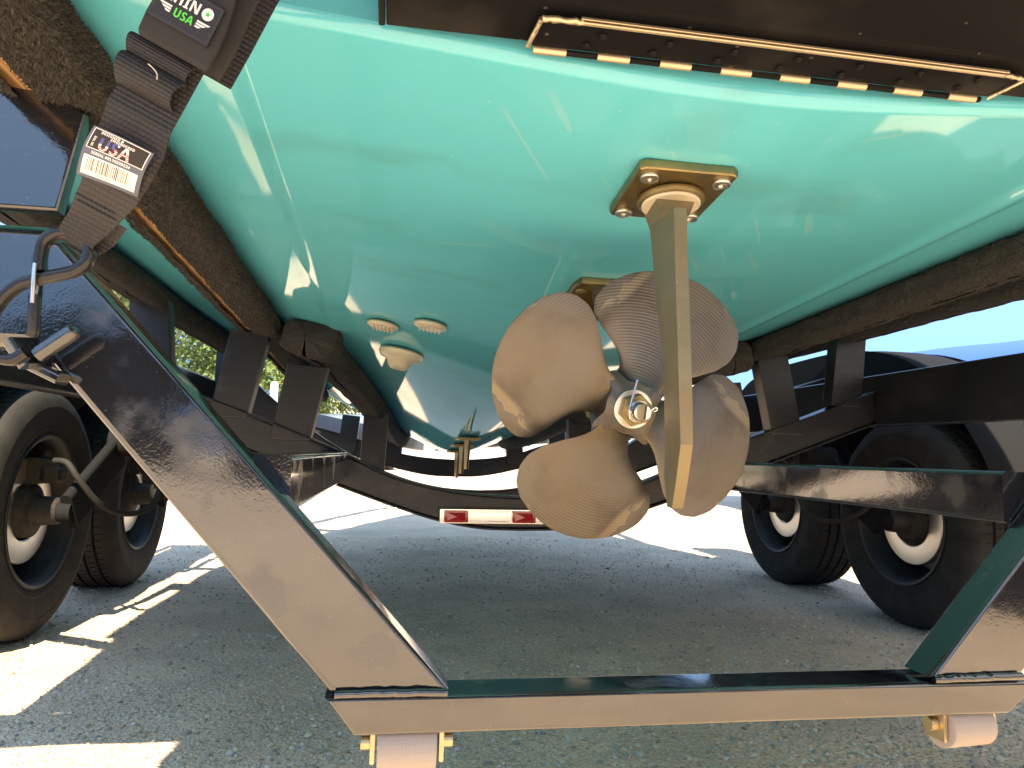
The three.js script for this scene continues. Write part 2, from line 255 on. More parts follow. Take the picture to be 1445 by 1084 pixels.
{
  const zs = []; const R = 0.012; for (let i = 0; i <= 6; i++) zs.push([TZ + R * (1 - Math.sin(i / 6 * Math.PI / 2)) * 0 + R - R * Math.cos((6 - i) / 6 * Math.PI / 2) * 1, 0]);
  // stern edge rounding: rows march from the transom face down round the edge, then forward
  const rows = []; for (let i = 0; i <= 6; i++) { const a = i / 6 * Math.PI / 2; rows.push([TZ + R - R * Math.cos(a), R * (1 - Math.sin(a))]); }
  for (let z = TZ + 0.05; z < 2.2; z += 0.04) rows.push([z, 0]); for (let z = 2.24; z <= 5.32; z += 0.08) rows.push([z, 0]); rows.push([5.36, 0]);
  const nt = 240, nr = rows.length - 1;
  const shell = grid(nt, nr, (u, v) => { const [z, up] = rows[Math.round(v * nr)], t = u * 2 - 1, p = hullPoint(t, z); p[1] += up; p.push(p[0] + 3, z); return p; });
  const tr = grid(nt, 24, (u, v) => { const t = u * 2 - 1, p = hullPoint(t, TZ), k = v; p[1] += R; const y = mix(p[1], GY(TZ), k); return [p[0] * mix(1, 1.03, k), y, -TZ - 0.03 * k, p[0] + 3, y]; }, true);
  part('hull', [shell, tr], M.gel, boat);
  const deck = grid(40, 60, (u, v) => { const z = mix(TZ + 0.03, 5.34, v), g = gunw(z) + 0.004; return [(u * 2 - 1) * g, GY(z) + 0.012 + 0.05 * (1 - Math.pow(u * 2 - 1, 2)), -z]; });
  part('deck', deck, M.white, boat);
  part('rub_rail', [1, -1].map((s) => tube(Array.from({ length: 20 }, (_, i) => { const z = mix(TZ, 5.34, i / 19); return [s * (gunw(z) + 0.012), GY(z) - 0.01, -z]; }), 0.02, false, 60, 8)), M.plasticBlack, boat);
  // swim platform over the camera and its brackets
  const pf = new THREE.Shape(); pf.moveTo(-0.82, 0); pf.lineTo(1.0, 0); pf.lineTo(1.0, 0.6); pf.quadraticCurveTo(1.0, 0.76, 0.8, 0.78); pf.lineTo(-0.62, 0.78); pf.quadraticCurveTo(-0.82, 0.76, -0.82, 0.6); pf.lineTo(-0.82, 0);
  const pg = new THREE.ExtrudeGeometry(pf, { depth: 0.045, bevelSize: 0.006, bevelThickness: 0.006, bevelSegments: 2 }); pg.rotateX(Math.PI / 2); pg.translate(0, 1.16, -TZ + 0.008);
  part('swim_platform', boxUV(pg), M.plasticBlack, boat);
}
{ // wake plate hinged along the transom's lower edge
  const hingeY = 0.9085, hz = -0.655, x0 = -0.377, x1 = 0.46, dirY = 0.09, L = 0.46;
  const wp = new THREE.Group(); wp.name = 'wake_plate'; wp.position.set(0, hingeY, hz); wp.rotation.x = -dirY / L; boat.add(wp);
  const P = plate([[x0, 0], [x1, 0], [x1, 0.45], [x1 - 0.03, L], [x0 + 0.03, L], [x0, 0.45]], 0.006, 0, 0.002); P.rotateX(Math.PI / 2); P.translate(0, 0.008, 0);
  part('plate_panel', P, M.blackPlate, wp);
  const lip = [beam([x0 - 0.004, 0.018, 0.004], [x0 - 0.004, 0.018, 0.44], 0.006, 0.028, 0.002), beam([x1 + 0.004, 0.018, 0.004], [x1 + 0.004, 0.018, 0.44], 0.006, 0.028, 0.002)];
  lip.forEach((g) => part('side_flange', g, M.blackPlate, wp));
  const lf = plate([[-0.245, 0.003], [0.246, 0.003], [0.262, 0.036], [0.237, 0.0385], [-0.205, 0.0415], [-0.238, 0.0405]], 0.003, 0, 0.001); lf.rotateX(Math.PI / 2); lf.translate(0, 0.0015, 0);
  part('hinge_leaf', lf, M.blackPlate, wp);
  const bead = (pts, r, n) => { const g = tube(pts, r, false, n, 8), p = g.attributes.position; for (let i = 0; i < p.count; i++) { const k = 0.0011 * (vn(p.getX(i) * 260 + 300, p.getZ(i) * 260 + 90, 4096, 3) - 0.5); p.setXYZ(i, p.getX(i) + k, p.getY(i) + k, p.getZ(i) + k); } g.computeVertexNormals(); return g; };
  const M2 = mat({ metalness: 0.85, roughness: 0.42, color: C(0.66, 0.55, 0.38) });
  part('weld_bead', [bead([[-0.245, -0.001, 0.004], [-0.2385, -0.001, 0.040]], 0.0025, 60), bead([[-0.238, -0.001, 0.0405], [-0.2, -0.001, 0.0418]], 0.0028, 60), bead([[0.246, -0.001, 0.004], [0.262, -0.001, 0.036]], 0.0018, 60), bead([[0.262, -0.001, 0.036], [0.236, -0.001, 0.0385]], 0.0022, 40)], M2, wp);
  part('leaf_rib', [beam([-0.203, -0.0005, 0.0405], [0.237, -0.0005, 0.0375], 0.0042, 0.004, 0.0012), beam([-0.203, -0.0005, 0.0455], [0.237, -0.0005, 0.0425], 0.0016, 0.003, 0.0006)], M2, wp);
  for (let i = 0; i < 8; i++) { const x = -0.239 + i * 0.063; part('hinge_knuckle', [cyl([x, 0, 0], [x + 0.032, 0, 0], 0.0042, 0.0042, 14)], M2, wp); }
  part('hinge_pin', [cyl([-0.238, 0, 0], [0.24, 0, 0], 0.003, 0.003, 10)], M.blackPlate, wp);
  for (let i = 0; i < 7; i++) { const x = -0.19 + i * 0.0655; for (const z of [0.013, 0.027]) { const g = new THREE.SphereGeometry(0.0042, 12, 6, 0, Math.PI * 2, 0, Math.PI / 2); g.scale(1, 0.4, 1); g.rotateX(Math.PI); g.translate(x + (z > 0.02 ? 0.012 : 0), -0.0012, z); part('rivet', g, M.blackPlate, wp); } }
}
{ // rudder plate, bushing and rudder
  const rp = new THREE.Group(); rp.name = 'rudder_plate'; rp.position.set(-0.018, hullY(0.018, 0.87) - 0.001, -0.87); rp.rotation.x = -0.108; boat.add(rp);
  const pl = plate([[-0.058, -0.068], [0.055, -0.068], [0.062, -0.06], [0.062, 0.062], [0.055, 0.068], [-0.055, 0.068], [-0.062, 0.062], [-0.062, -0.062]], 0.014, 0, 0.004, 3); pl.rotateX(Math.PI / 2); pl.translate(0, -0.012, 0);
  part('base_plate', pl, M.bronze, rp);
  part('boss', [lathe([[0, 0], [0.040, 0], [0.0425, -0.003], [0.0425, -0.008], [0.038, -0.010], [0, -0.010]], 40).translate(0, -0.012, 0)], M.bronze, rp);
  part('bushing', [lathe([[0, -0.02], [0.036, -0.02], [0.037, -0.022], [0.037, -0.0245], [0.035, -0.0255], [0.0, -0.0255]], 40).translate(0, 0, 0)], M.ivory, rp, 'white plastic bushing round the rudder stock');
  for (const [x, z] of [[-0.046, -0.05], [0.046, -0.05], [-0.046, 0.05], [0.046, 0.05]]) part('screw', [lathe([[0, -0.006], [0.004, -0.006], [0.0045, -0.0095], [0.0105, -0.0095], [0.0115, -0.007], [0.0115, -0.002], [0, 0]], 24).translate(x, -0.008, z)], M.steel, rp);
  // sections from the top down: [y, left and right of the trailing face, its z, left and right of the leading edge, its z]
  const S = [[0.872, -0.046, 0.008, -0.852, -0.044, 0.004, -0.905], [0.846, -0.044, 0.006, -0.848, -0.041, 0.0, -0.905], [0.826, -0.043, -0.003, -0.842, -0.0375, -0.012, -0.897], [0.819, -0.0395, -0.0235, -0.802, -0.036, -0.022, -0.894], [0.75, -0.0385, -0.0225, -0.8, -0.0295, -0.022, -0.892], [0.656, -0.0355, -0.0195, -0.799, -0.0195, -0.012, -0.89], [0.60, -0.034, -0.018, -0.798, -0.017, -0.010, -0.89], [0.54, -0.0315, -0.0165, -0.799, -0.0155, -0.008, -0.89], [0.50, -0.0265, -0.012, -0.824, -0.0165, -0.009, -0.89], [0.464, -0.0215, -0.0075, -0.85, -0.0145, -0.008, -0.885]];
  const ring = (q) => { const [y, a, b, zt, c, d, zl] = q, zm = mix(zt, zl, 0.4); return [[a, y, zt], [b, y, zt], [mix(b, d, 0.3) + 0.001, y, zm], [d, y, zl], [c, y, zl], [mix(a, c, 0.38) - 0.0006, y, zm]]; };
  const pos = []; const quad = (a, b, c, d) => pos.push(...a, ...b, ...c, ...a, ...c, ...d);
  for (let i = 0; i < S.length - 1; i++) { const A = ring(S[i]), B = ring(S[i + 1]); for (let k = 0; k < 6; k++) { const n = (k + 1) % 6; quad(A[k], A[n], B[n], B[k]); } }
  const bot = ring(S[S.length - 1]); for (let k = 1; k < 5; k++) pos.push(...bot[0], ...bot[k], ...bot[k + 1]);
  const g = new THREE.BufferGeometry(); g.setAttribute('position', new THREE.Float32BufferAttribute(pos, 3)); g.computeVertexNormals();
  const rud = part('rudder', boxUV(toCreasedNormals(g, 0.35)), mat({ metalness: 0.75, roughness: 0.55, map: tex(512, 0.3, (u, v) => { const f = fbm(u * 4, v * 10, 10, 5, 301), sp = hash(Math.floor(u * 290), Math.floor(v * 290), 7) > 0.9988 ? 1 : 0, b = sm(0.45, 0.7, fbm(u * 5, v * 3, 5, 4, 303)); const c = [mix(0.22, 0.33, f), mix(0.205, 0.305, f), mix(0.14, 0.205, f)].map((x, i) => mix(x, [0.33, 0.25, 0.13][i], b * 0.5)); return c.map((x) => mix(x, 0.75, sp * 0.7)); }, true), bumpMap: lumps, bumpScale: 0.0004 }), boat);
  part('rudder_stock', [cyl([-0.019, 0.84, -0.876], [-0.019, 0.872, -0.876], 0.019)], M.bronze, boat);
  rud.userData.label = 'weathered bronze rudder blade with flat trailing edge';
}
// shaft strut, shaft and propeller
const HUB = V(-0.033, 0.594, -0.99), TILT = 0.17;
{
  const sp = new THREE.Group(); sp.name = 'strut_plate'; sp.position.set(-0.003, hullY(0.003, 1.36), -1.36); sp.rotation.x = -0.108; boat.add(sp);
  const pl = plate([[-0.04, -0.16], [0.04, -0.16], [0.05, -0.12], [0.05, 0.12], [0.042, 0.15], [-0.042, 0.15], [-0.05, 0.12], [-0.05, -0.12]], 0.014, 0, 0.004); pl.rotateX(Math.PI / 2); pl.translate(0, -0.012, 0);
  part('base_plate', pl, M.bronze, sp);
  for (const [x, z] of [[-0.036, 0.115], [0.036, 0.115], [-0.036, 0.075], [0.036, 0.075], [-0.036, -0.1], [0.036, -0.1]]) part('screw', [lathe([[0, -0.005], [0.004, -0.005], [0.0045, -0.0085], [0.009, -0.0085], [0.0095, -0.003], [0, 0]], 20).translate(x, -0.008, z)], M.bronze, sp);
  const d = V(0, Math.sin(TILT), -Math.cos(TILT)), q = (t) => HUB.clone().addScaledVector(d, t);
  part('propeller_shaft', [cyl(q(-0.05).toArray(), q(1.25).toArray(), 0.0145)], M.steel, boat);
  const b0 = q(0.09), b1 = q(0.24), top = V(-0.012, 0.835, -1.36);
  const leg = (w0, w1, a, b) => { const S = new THREE.Shape(); const n = 20; for (let i = 0; i <= n; i++) { const t = i / n * Math.PI * 2; S[i ? 'lineTo' : 'moveTo'](Math.cos(t) * w0, Math.sin(t) * w1); } const g = new THREE.ExtrudeGeometry(S, { depth: a.distanceTo(b), bevelEnabled: false }); return orient(toCreasedNormals(g, 0.8), a, b, V(0, 0, -1)); };
  part('strut', [cyl(b0.toArray(), b1.toArray(), 0.03, 0.032), leg(0.012, 0.05, q(0.165), top)], M.bronze, boat);
}
{
  const pr = new THREE.Group(); pr.name = 'propeller'; pr.position.copy(HUB); pr.rotation.x = TILT; boat.add(pr);
  const K = 0.00094, D2 = Math.PI / 180;
  const A = [[36, -40], [50, -31], [64, -28], [78, -29], [110, -34], [140, -36], [165, -35], [185, -31.5], [200, -26], [209, -19], [213.5, -9], [215, -1]];
  const B = [[36, 52], [50, 43], [64, 38], [78, 38], [100, 43], [125, 48], [150, 50], [170, 47], [188, 39], [202, 27], [211, 14], [214, 6], [215, -1]];
  const at = (T, r) => { let i = 0; while (i < T.length - 2 && T[i + 1][0] < r) i++; const [r0, a0] = T[i], [r1, a1] = T[i + 1]; return mix(a0, a1, clamp((r - r0) / (r1 - r0))); };
  const smooth = (T, r) => (at(T, Math.max(36, r - 4)) + at(T, r) * 2 + at(T, Math.min(215, r + 4))) / 4;
  const pitch = 0.15;
  const surf = (side) => grid(44, 90, (u, v) => {
    const r = v < 0.75 ? mix(34, 195, v / 0.75) : 195 + 20 * Math.sin((v - 0.75) / 0.25 * Math.PI / 2), ex = v >= 0.999;
    const a = ex ? -1 : r > 196 ? at(A, r) : smooth(A, r), b = ex ? -1 : r > 196 ? at(B, r) : smooth(B, r), th = mix(a, b, u) * D2, R = r * K;
    const tk = (0.0006 + 0.0055 * (1 - r / 225)) * Math.sqrt(Math.max(0, 1 - Math.pow(2 * u - 1, 2)) + 0.02);
    const cup = 0.006 * Math.pow(clamp((u - 0.75) / 0.25), 2);
    const z = -pitch * th / (2 * Math.PI) - 0.004 * Math.pow(R / 0.21, 2) + side * tk - cup * 0;
    return [R * Math.cos(th), R * Math.sin(th), z, R, R * th + 0.4];
  }, side < 0);
  const bg = join([surf(1), surf(-1)]);
  const edge = []; 
  const blade0 = shade(new THREE.Mesh(bg, M.blade)); blade0.name = 'blade';
  [151, 61, -29, -119].forEach((deg, i) => { const b = i ? blade0.clone() : blade0; b.name = 'blade'; b.rotation.z = deg * D2; pr.add(b); });
  // hub: four-cornered flare that runs into the blade roots
  const hub = grid(96, 14, (u, v) => { const t = u * Math.PI * 2, k = Math.pow(0.5 + 0.5 * Math.cos(4 * (t - 61 * D2 + 0.55)), 3), R = 0.0365 + 0.004 * v + 0.022 * Math.pow(k, 1.4) * (1 - v * 0.75); return [R * Math.cos(t), R * Math.sin(t), mix(0.018, -0.05, v) - 0.010 * k * (1 - v), R * 1.5, t * 0.04]; });
  const star = grid(96, 3, (u, v) => { const t = u * Math.PI * 2, k = Math.pow(0.5 + 0.5 * Math.cos(4 * (t - 61 * D2 + 0.55)), 3), R1 = 0.0365 + 0.022 * Math.pow(k, 1.4), R = mix(0.018, R1, v); return [R * Math.cos(t), R * Math.sin(t), 0.0225 - (0.0045 + 0.010 * k) * Math.pow(v, 1.6), R * 1.5, t * 0.04]; });
  
  part('hub', [hub, star], M.blade, pr);
  part('washer', [(() => { const g = lathe([[0.012, 0.006], [0.026, 0.006], [0.0275, 0.004], [0.0275, 0], [0.012, 0]], 40); g.rotateX(Math.PI / 2); g.translate(0, 0, 0.022); return g; })()], M.steel, pr);
  const hex = new THREE.Shape(); for (let i = 0; i < 6; i++) hex[i ? 'lineTo' : 'moveTo'](Math.cos(i * Math.PI / 3 + 0.3) * 0.021, Math.sin(i * Math.PI / 3 + 0.3) * 0.021);
  const ng = new THREE.ExtrudeGeometry(hex, { depth: 0.014, bevelSize: 0.0015, bevelThickness: 0.0015, bevelSegments: 2 }); ng.translate(0, 0, 0.027);
  part('nut', boxUV(ng), M.bronze, pr);
  const th = []; for (let i = 0; i < 9; i++) th.push([0.0122, i * 0.0032], [0.0112, i * 0.0032 + 0.0016]);
  const sg = lathe([...th, [0.0105, 0.0288], [0, 0.0288]], 32); sg.rotateX(Math.PI / 2); sg.translate(0, 0, 0.038);
  part('shaft_end', sg, M.chrome, pr, 'bright threaded shaft end');
  part('cotter_pin', [tube([[-0.004, 0.042, 0.047], [-0.013, 0.004, 0.051], [-0.0135, 0, 0.052], [0.0, -0.001, 0.053], [0.016, 0.002, 0.052], [0.022, 0.006, 0.052], [0.025, 0.004, 0.052], [0.022, 0.001, 0.052], [0.016, 0.001, 0.051]], 0.0014, false, 60, 6), tube([[-0.0135, 0, 0.052], [-0.012, -0.010, 0.052], [-0.004, -0.0145, 0.051]], 0.0014, false, 16, 6)], M.chrome, pr);
}
{ // three tracking fins in line under the keel
  [3.45, 3.72, 4.0].forEach((z, i) => {
    const x = -0.012, y = hullY(0.01, z), fp = new THREE.Group(); fp.name = 'tracking_fin'; fp.position.set(x, y, -z); boat.add(fp);
    part('fin_blade', plate([[-0.085, -0.004], [0.085, -0.004], [0.055, -0.145], [-0.02, -0.145]], 0.012, 0.006, 0.003).rotateY(Math.PI / 2 + 0.03), M.bronze, fp);
    part('fin_base', [box(0, -0.004, 0, 0.10, 0.012, 0.21, 0.003)], M.bronze, fp);
  });
  for (const [x, z] of [[-0.391, 1.77], [-0.282, 1.671]]) {
    const f = new THREE.Group(); f.name = 'intake_cover'; f.position.set(x, hullY(x, z), -z); f.rotation.z = Math.sign(x) * Math.atan(slope(z)); boat.add(f);
    part('cover_rim', [lathe([[0, -0.012], [0.03, -0.012], [0.037, -0.008], [0.039, 0], [0, 0]], 36).scale(1, 1, 1.25)], M.ivory, f);
    part('cover_slat', Array.from({ length: 6 }, (_, i) => box(-0.022 + i * 0.009, -0.0135, 0, 0.004, 0.004, 0.06, 0.0012)), M.ivory, f);
  }
  const f = new THREE.Group(); f.name = 'drain_cover'; f.position.set(-0.343, hullY(0.343, 2.03), -2.03); f.rotation.z = -Math.atan(slope(2.03)); boat.add(f);
  part('cover_rim', [lathe([[0, -0.05], [0.02, -0.05], [0.03, -0.042], [0.036, -0.026], [0.055, -0.02], [0.062, -0.008], [0.06, 0], [0, 0]], 36).scale(1, 1, 1.3)], M.ivory, f);
}

// ---------------------------------------------------------------- trailer
const trailer = thing('boat_trailer', 'black steel boat trailer with carpeted bunks and tandem wheels under the turquoise boat', 'trailer', [XC, 0, 0]);
{ // stern guard: sloping posts, bottom bar, upper beams
  for (const s of [-1, 1]) {
    const gp = new THREE.Group(); gp.name = 'guard_post'; trailer.add(gp);
    const pts = [[-0.412, 0.262], [-0.284, 0.262], [-0.683, 0.703], [-0.718, 0.741], [-0.745, 0.741], [-0.745, 0.64]].map(([x, y]) => [s < 0 ? x : 0.028 - x, y]);
    part('post_tube', plate(s < 0 ? pts : pts.slice().reverse(), 0.055, -0.84, 0.0075, 5), M.paint, gp);
    const wb = tube([[s * 0.407 + (s > 0 ? 0.028 : 0), 0.262, -0.837], [s * 0.36 + (s > 0 ? 0.028 : 0), 0.2625, -0.836], [s * 0.31 + (s > 0 ? 0.028 : 0), 0.262, -0.836], [s * 0.286 + (s > 0 ? 0.028 : 0), 0.2605, -0.839]], 0.0048, false, 120, 10), p = wb.attributes.position;
    for (let i = 0; i < p.count; i++) { const k = 0.0022 * (fbm(p.getX(i) * 110 + 200, p.getY(i) * 60 + p.getZ(i) * 60 + 300, 4096, 2, 3) - 0.5); p.setXYZ(i, p.getX(i), p.getY(i) + k, p.getZ(i) + k); }
    wb.computeVertexNormals(); part('weld_bead', boxUV(wb), M.paint, gp);
    part('guard_beam', [beam([s * 0.733, 0.69, -0.865], [s * 1.42, 0.69, -0.865], 0.06, 0.132, 0.014)], M.paint, trailer);
    part('side_stub', [beam([s * 0.51, 0.482, -0.895], [s * 0.51, 0.482, -1.99], 0.076, 0.07, 0.006)], M.paint, trailer);
    part('bunk_upright', [plate([[0.706, 0.762], [0.687, 0.868], [0.75, 0.90], [0.90, 0.925], [0.90, 0.762]].map(([x, y]) => [s * x, y]).slice()[s < 0 ? 'slice' : 'reverse'](), 0.02, -0.8, 0.004, 3)], M.paint, trailer);
    // frame rail: C channel with lips
    part('frame_rail', [beam([s * 1.095, 0.71, -0.88], [s * 1.095, 0.71, -4.4], 0.05, 0.155, 0.006), beam([s * 1.095, 0.71, -4.4], [s * 0.08, 0.6, -7.4], 0.05, 0.14, 0.006)], M.frame, trailer);
  }
  part('guard_bar', plate([[-0.418, 0.257], [0.455, 0.257], [0.455, 0.246], [0.418, 0.216], [-0.385, 0.216], [-0.412, 0.25]], 0.062, -0.838, 0.006, 5), M.paint, trailer);
  for (const [x, tilt] of [[-0.327, 0], [0.372, 0.12]]) {
    const r = new THREE.Group(); r.name = 'skid_roller'; r.position.set(x, 0.196, -0.868); r.rotation.y = tilt; trailer.add(r);
    part('roller_wheel', [cyl([-0.032, 0, 0], [0.032, 0, 0], 0.026, 0.026, 28), cyl([-0.033, 0, 0], [-0.032, 0, 0], 0.0245, 0.026, 28)], M.roller, r);
    for (const s of [-1, 1]) { part('roller_bracket', [box(s * 0.038, 0.008, 0, 0.005, 0.046, 0.03, 0.002)], M.brass, r); part('bolt_head', [cyl([s * 0.041, 0.004, 0], [s * 0.051, 0.004, 0], 0.009, 0.009, 6)], M.brass, r); }
  }
}
// crossmembers
function crossProfile(top, bot) { const a = [...top].reverse().map(([x, y]) => [-x, y]), l = [...a, ...top.slice(1)], b = [...bot].reverse().map(([x, y]) => [x, y]), c = bot.slice(1).map(([x, y]) => [-x, y]); return [...l, ...b, ...c]; }
const curve = (pts, n = 24) => { const c = new THREE.CatmullRomCurve3(pts.map(([x, y]) => V(x, y, 0))); return c.getPoints(n).map((p) => [p.x, p.y]); };
const cT = [[0, 0.402], [0.12, 0.408], [0.24, 0.424], [0.37, 0.458], [0.5, 0.518], [0.69, 0.592], [0.84, 0.645], [1.07, 0.735]], cB = [[0, 0.322], [0.12, 0.326], [0.24, 0.348], [0.37, 0.389], [0.5, 0.435], [0.69, 0.505], [0.84, 0.56], [1.07, 0.645]];
const shiftY = (l, f) => l.map(([x, y]) => [x, f(x, y)]);
function cross(T, B, z, d = 0.055) {
  const top = curve(T), bot = curve(B), c = new THREE.Group(); c.name = 'crossmember'; trailer.add(c);
  part('web', plate(crossProfile(top, bot).reverse(), d * 0.45, -z - d * 0.25, 0.003, 2), M.frame, c);
  part('flange', [plate(crossProfile(shiftY(top, (x, y) => y + 0.006), top).reverse(), d, -z, 0.002, 1), plate(crossProfile(bot, shiftY(bot, (x, y) => y - 0.006)).reverse(), d, -z, 0.002, 1)], M.frame, c);
}
cross(cT, cB, 1.99);
cross(shiftY(cT, (x, y) => Math.max(0.36 + 0.5 * x * x, y - 0.04)), shiftY(cB, (x, y) => y - 0.04), 3.05);
cross(shiftY(cT, (x, y) => 0.475 + (y - 0.402) * 0.75), shiftY(cB, (x, y) => 0.388 + (y - 0.322) * 0.75), 4.3);
{ // identification lights on the first crossmember
  const lb = new THREE.Group(); lb.name = 'light_bar'; lb.position.set(0, 0.3545, -1.985); trailer.add(lb);
  part('housing', [box(0, 0, 0, 0.452, 0.037, 0.012, 0.003)], M.chrome, lb);
  for (const x of [-0.183, 0, 0.183]) {
    const g = new THREE.ConeGeometry(1, 1, 4, 1); g.rotateY(Math.PI / 4); g.rotateX(Math.PI / 2); g.scale(0.045, 0.02, 0.012); g.translate(x, 0, 0.018);
    part('red_lens', [box(x, 0, 0.009, 0.064, 0.031, 0.012, 0.003), boxUV(toCreasedNormals(g, 0.2))], M.redLens, lb);
  }
  for (const x of [-0.0915, 0.0915]) part('plate_insert', [box(x, 0, 0.008, 0.1, 0.019, 0.004, 0.002), beam([x - 0.055, 0.0135, 0.008], [x + 0.055, 0.0135, 0.008], 0.006, 0.004, 0.001), beam([x - 0.055, -0.0135, 0.008], [x + 0.055, -0.0135, 0.008], 0.006, 0.004, 0.001), cyl([x - 0.035, 0, 0.009], [x - 0.035, 0, 0.013], 0.006)], M.chrome, lb);
}
// carpeted bunks
function bunk(path, w, h, opt = {}) { // path(t) -> {p:[x,y,z], roll}; cross-section open along the underside so that the board shows
  const N = opt.n ?? 160, m = 44, gap = opt.gap ?? 0.012, off = opt.off ?? 0, s = opt.side ?? 1, g = new THREE.Group(); g.name = 'bunk'; trailer.add(g);
  const frame = (v) => { const a = path(v), b = path(Math.min(1, v + 0.01)), c = path(Math.max(0, v - 0.01)); const dir = V(...b.p).sub(V(...c.p)).normalize(); const x = V(Math.cos(a.roll), Math.sin(a.roll), 0), y = dir.clone().cross(x).normalize(); if (y.y < 0) y.negate(); return { o: V(...a.p), x, y }; };
  const out = (u) => { // rounded rectangle walked from the gap's one lip, round over the top, to the other lip
    const r = Math.min(0.022, h / 2.05), P = []; const sh = rrShape(w, h, r).getSpacedPoints(120);
    const idx0 = sh.reduce((b, p, i) => (p.y < -h / 2 + 0.001 && Math.abs(p.x - (off + gap / 2)) < Math.abs(sh[b].x - (off + gap / 2)) ? i : b), 0);
    const L = 2 * (w + h) - 8 * r + 2 * Math.PI * r, k = (gap / L) * 120, ii = (idx0 + u * (120 - k)) % 120, i0 = Math.floor(ii), f = ii - i0, a = sh[i0], b = sh[(i0 + 1) % 120]; return [mix(a.x, b.x, f), mix(a.y, b.y, f)];
  };
  const len = V(...path(0).p).distanceTo(V(...path(1).p));
  const cg = grid(m, N, (u, v) => {
    const F = frame(v), [x, y] = out(u), e = opt.bulge ? Math.exp(-Math.pow(v * len / 0.11, 2)) * opt.bulge : 0, nz = 0.0035 * (vn(u * 9 + 3, v * len * 14 + 3, 4096, 5) - 0.5) + 0.005 * (vn(u * 22 + 3, v * len * 38 + 3, 4096, 6) - 0.5) + 0.012 * e * (vn(u * 7, v * len * 22, 512, 8));
    const te = opt.endCarpet ? clamp(v * len / 0.035, 0.0005, 1) : 1, k = (1 + (nz * 0.7 + 0.012 * e) / 0.03) * Math.pow(1 - (1 - te) * (1 - te), 0.5); const q = F.o.clone().addScaledVector(F.x, x * k).addScaledVector(F.y, y * k - 0.0); return [q.x, q.y, q.z, u * 2 * (w + h), v * len];
  });
  const mesh = part('carpet', mergeVertices(cg), M.carpet, g);
  const bd = grid(4, N, (u, v) => { const F = frame(mix(opt.endCarpet ? 0.03 : 0.003, 0.997, v)), a = u * 4 % 4, X = w / 2 - 0.02, Y = h / 2 - 0.0085, c = [[-X, -Y], [X, -Y], [X, Y], [-X, Y]][Math.round(u * 4) % 4]; const q = F.o.clone().addScaledVector(F.x, c[0]).addScaledVector(F.y, c[1]); return [q.x, q.y, q.z, v * len, [0, 0.1, 0.14, 0.24, 0.28][Math.round(u * 4)]]; });
  part('board', [toCreasedNormals(bd.toNonIndexed(), 0.4), (() => { const F = frame(opt.endCarpet ? 0.03 : 0), X = w / 2 - 0.004, Y = h / 2 - 0.004, q = [[-X, -Y], [X, -Y], [X, Y], [-X, Y]].map(([a, b]) => F.o.clone().addScaledVector(F.x, a).addScaledVector(F.y, b)); const e = new THREE.BufferGeometry().setFromPoints([q[0], q[1], q[2], q[0], q[2], q[3]]); e.computeVertexNormals(); return boxUV(e); })()], opt.endCarpet ? M.carpet : M.wood, g);
  if (opt.pile) {
    const sub = cg.toNonIndexed(), smp = new MeshSurfaceSampler(new THREE.Mesh(sub)).setRandomGenerator(rnd).build(), t = new THREE.ConeGeometry(0.0012, 0.0052, 3, 1, true); t.translate(0, 0.0021, 0);
    const im = new THREE.InstancedMesh(t, M.pile, opt.pile), P = V(), Nn = V(), q = new THREE.Quaternion(), up = V(0, 1, 0), m4 = new THREE.Matrix4(); let i = 0, guard = 0;
    while (i < opt.pile && guard++ < opt.pile * 12) { smp.sample(P, Nn); if (-P.z > (opt.pileZ ?? 2) || rnd() > Math.pow(0.75 / Math.max(0.5, -P.z), 1.3)) continue; const F = path(0.1).p; const c = P.clone(); const cen = V(0, 0, 0); // outward
      const fr = frame(clamp((-P.z + path(0).p[2]) / (path(0).p[2] - path(1).p[2]))); if (Nn.dot(P.clone().sub(fr.o)) < 0) Nn.negate();
      Nn.x += rr(-0.7, 0.7); Nn.y += rr(-0.7, 0.7); Nn.z += rr(-0.7, 0.7); Nn.normalize(); q.setFromUnitVectors(up, Nn); const k = rr(0.5, 1.15); m4.compose(c, q, V(k, k, k)); im.setMatrixAt(i, m4); const w2 = rnd(), a = rr(0.4, 1.9); im.setColorAt(i, C(a, a * mix(1, 0.95, w2), a * mix(1, 0.8, w2))); i++; }
    im.count = i; im.name = 'carpet_pile'; im.userData.kind = 'stuff'; shade(im); g.add(im);
  }
  return g;
}
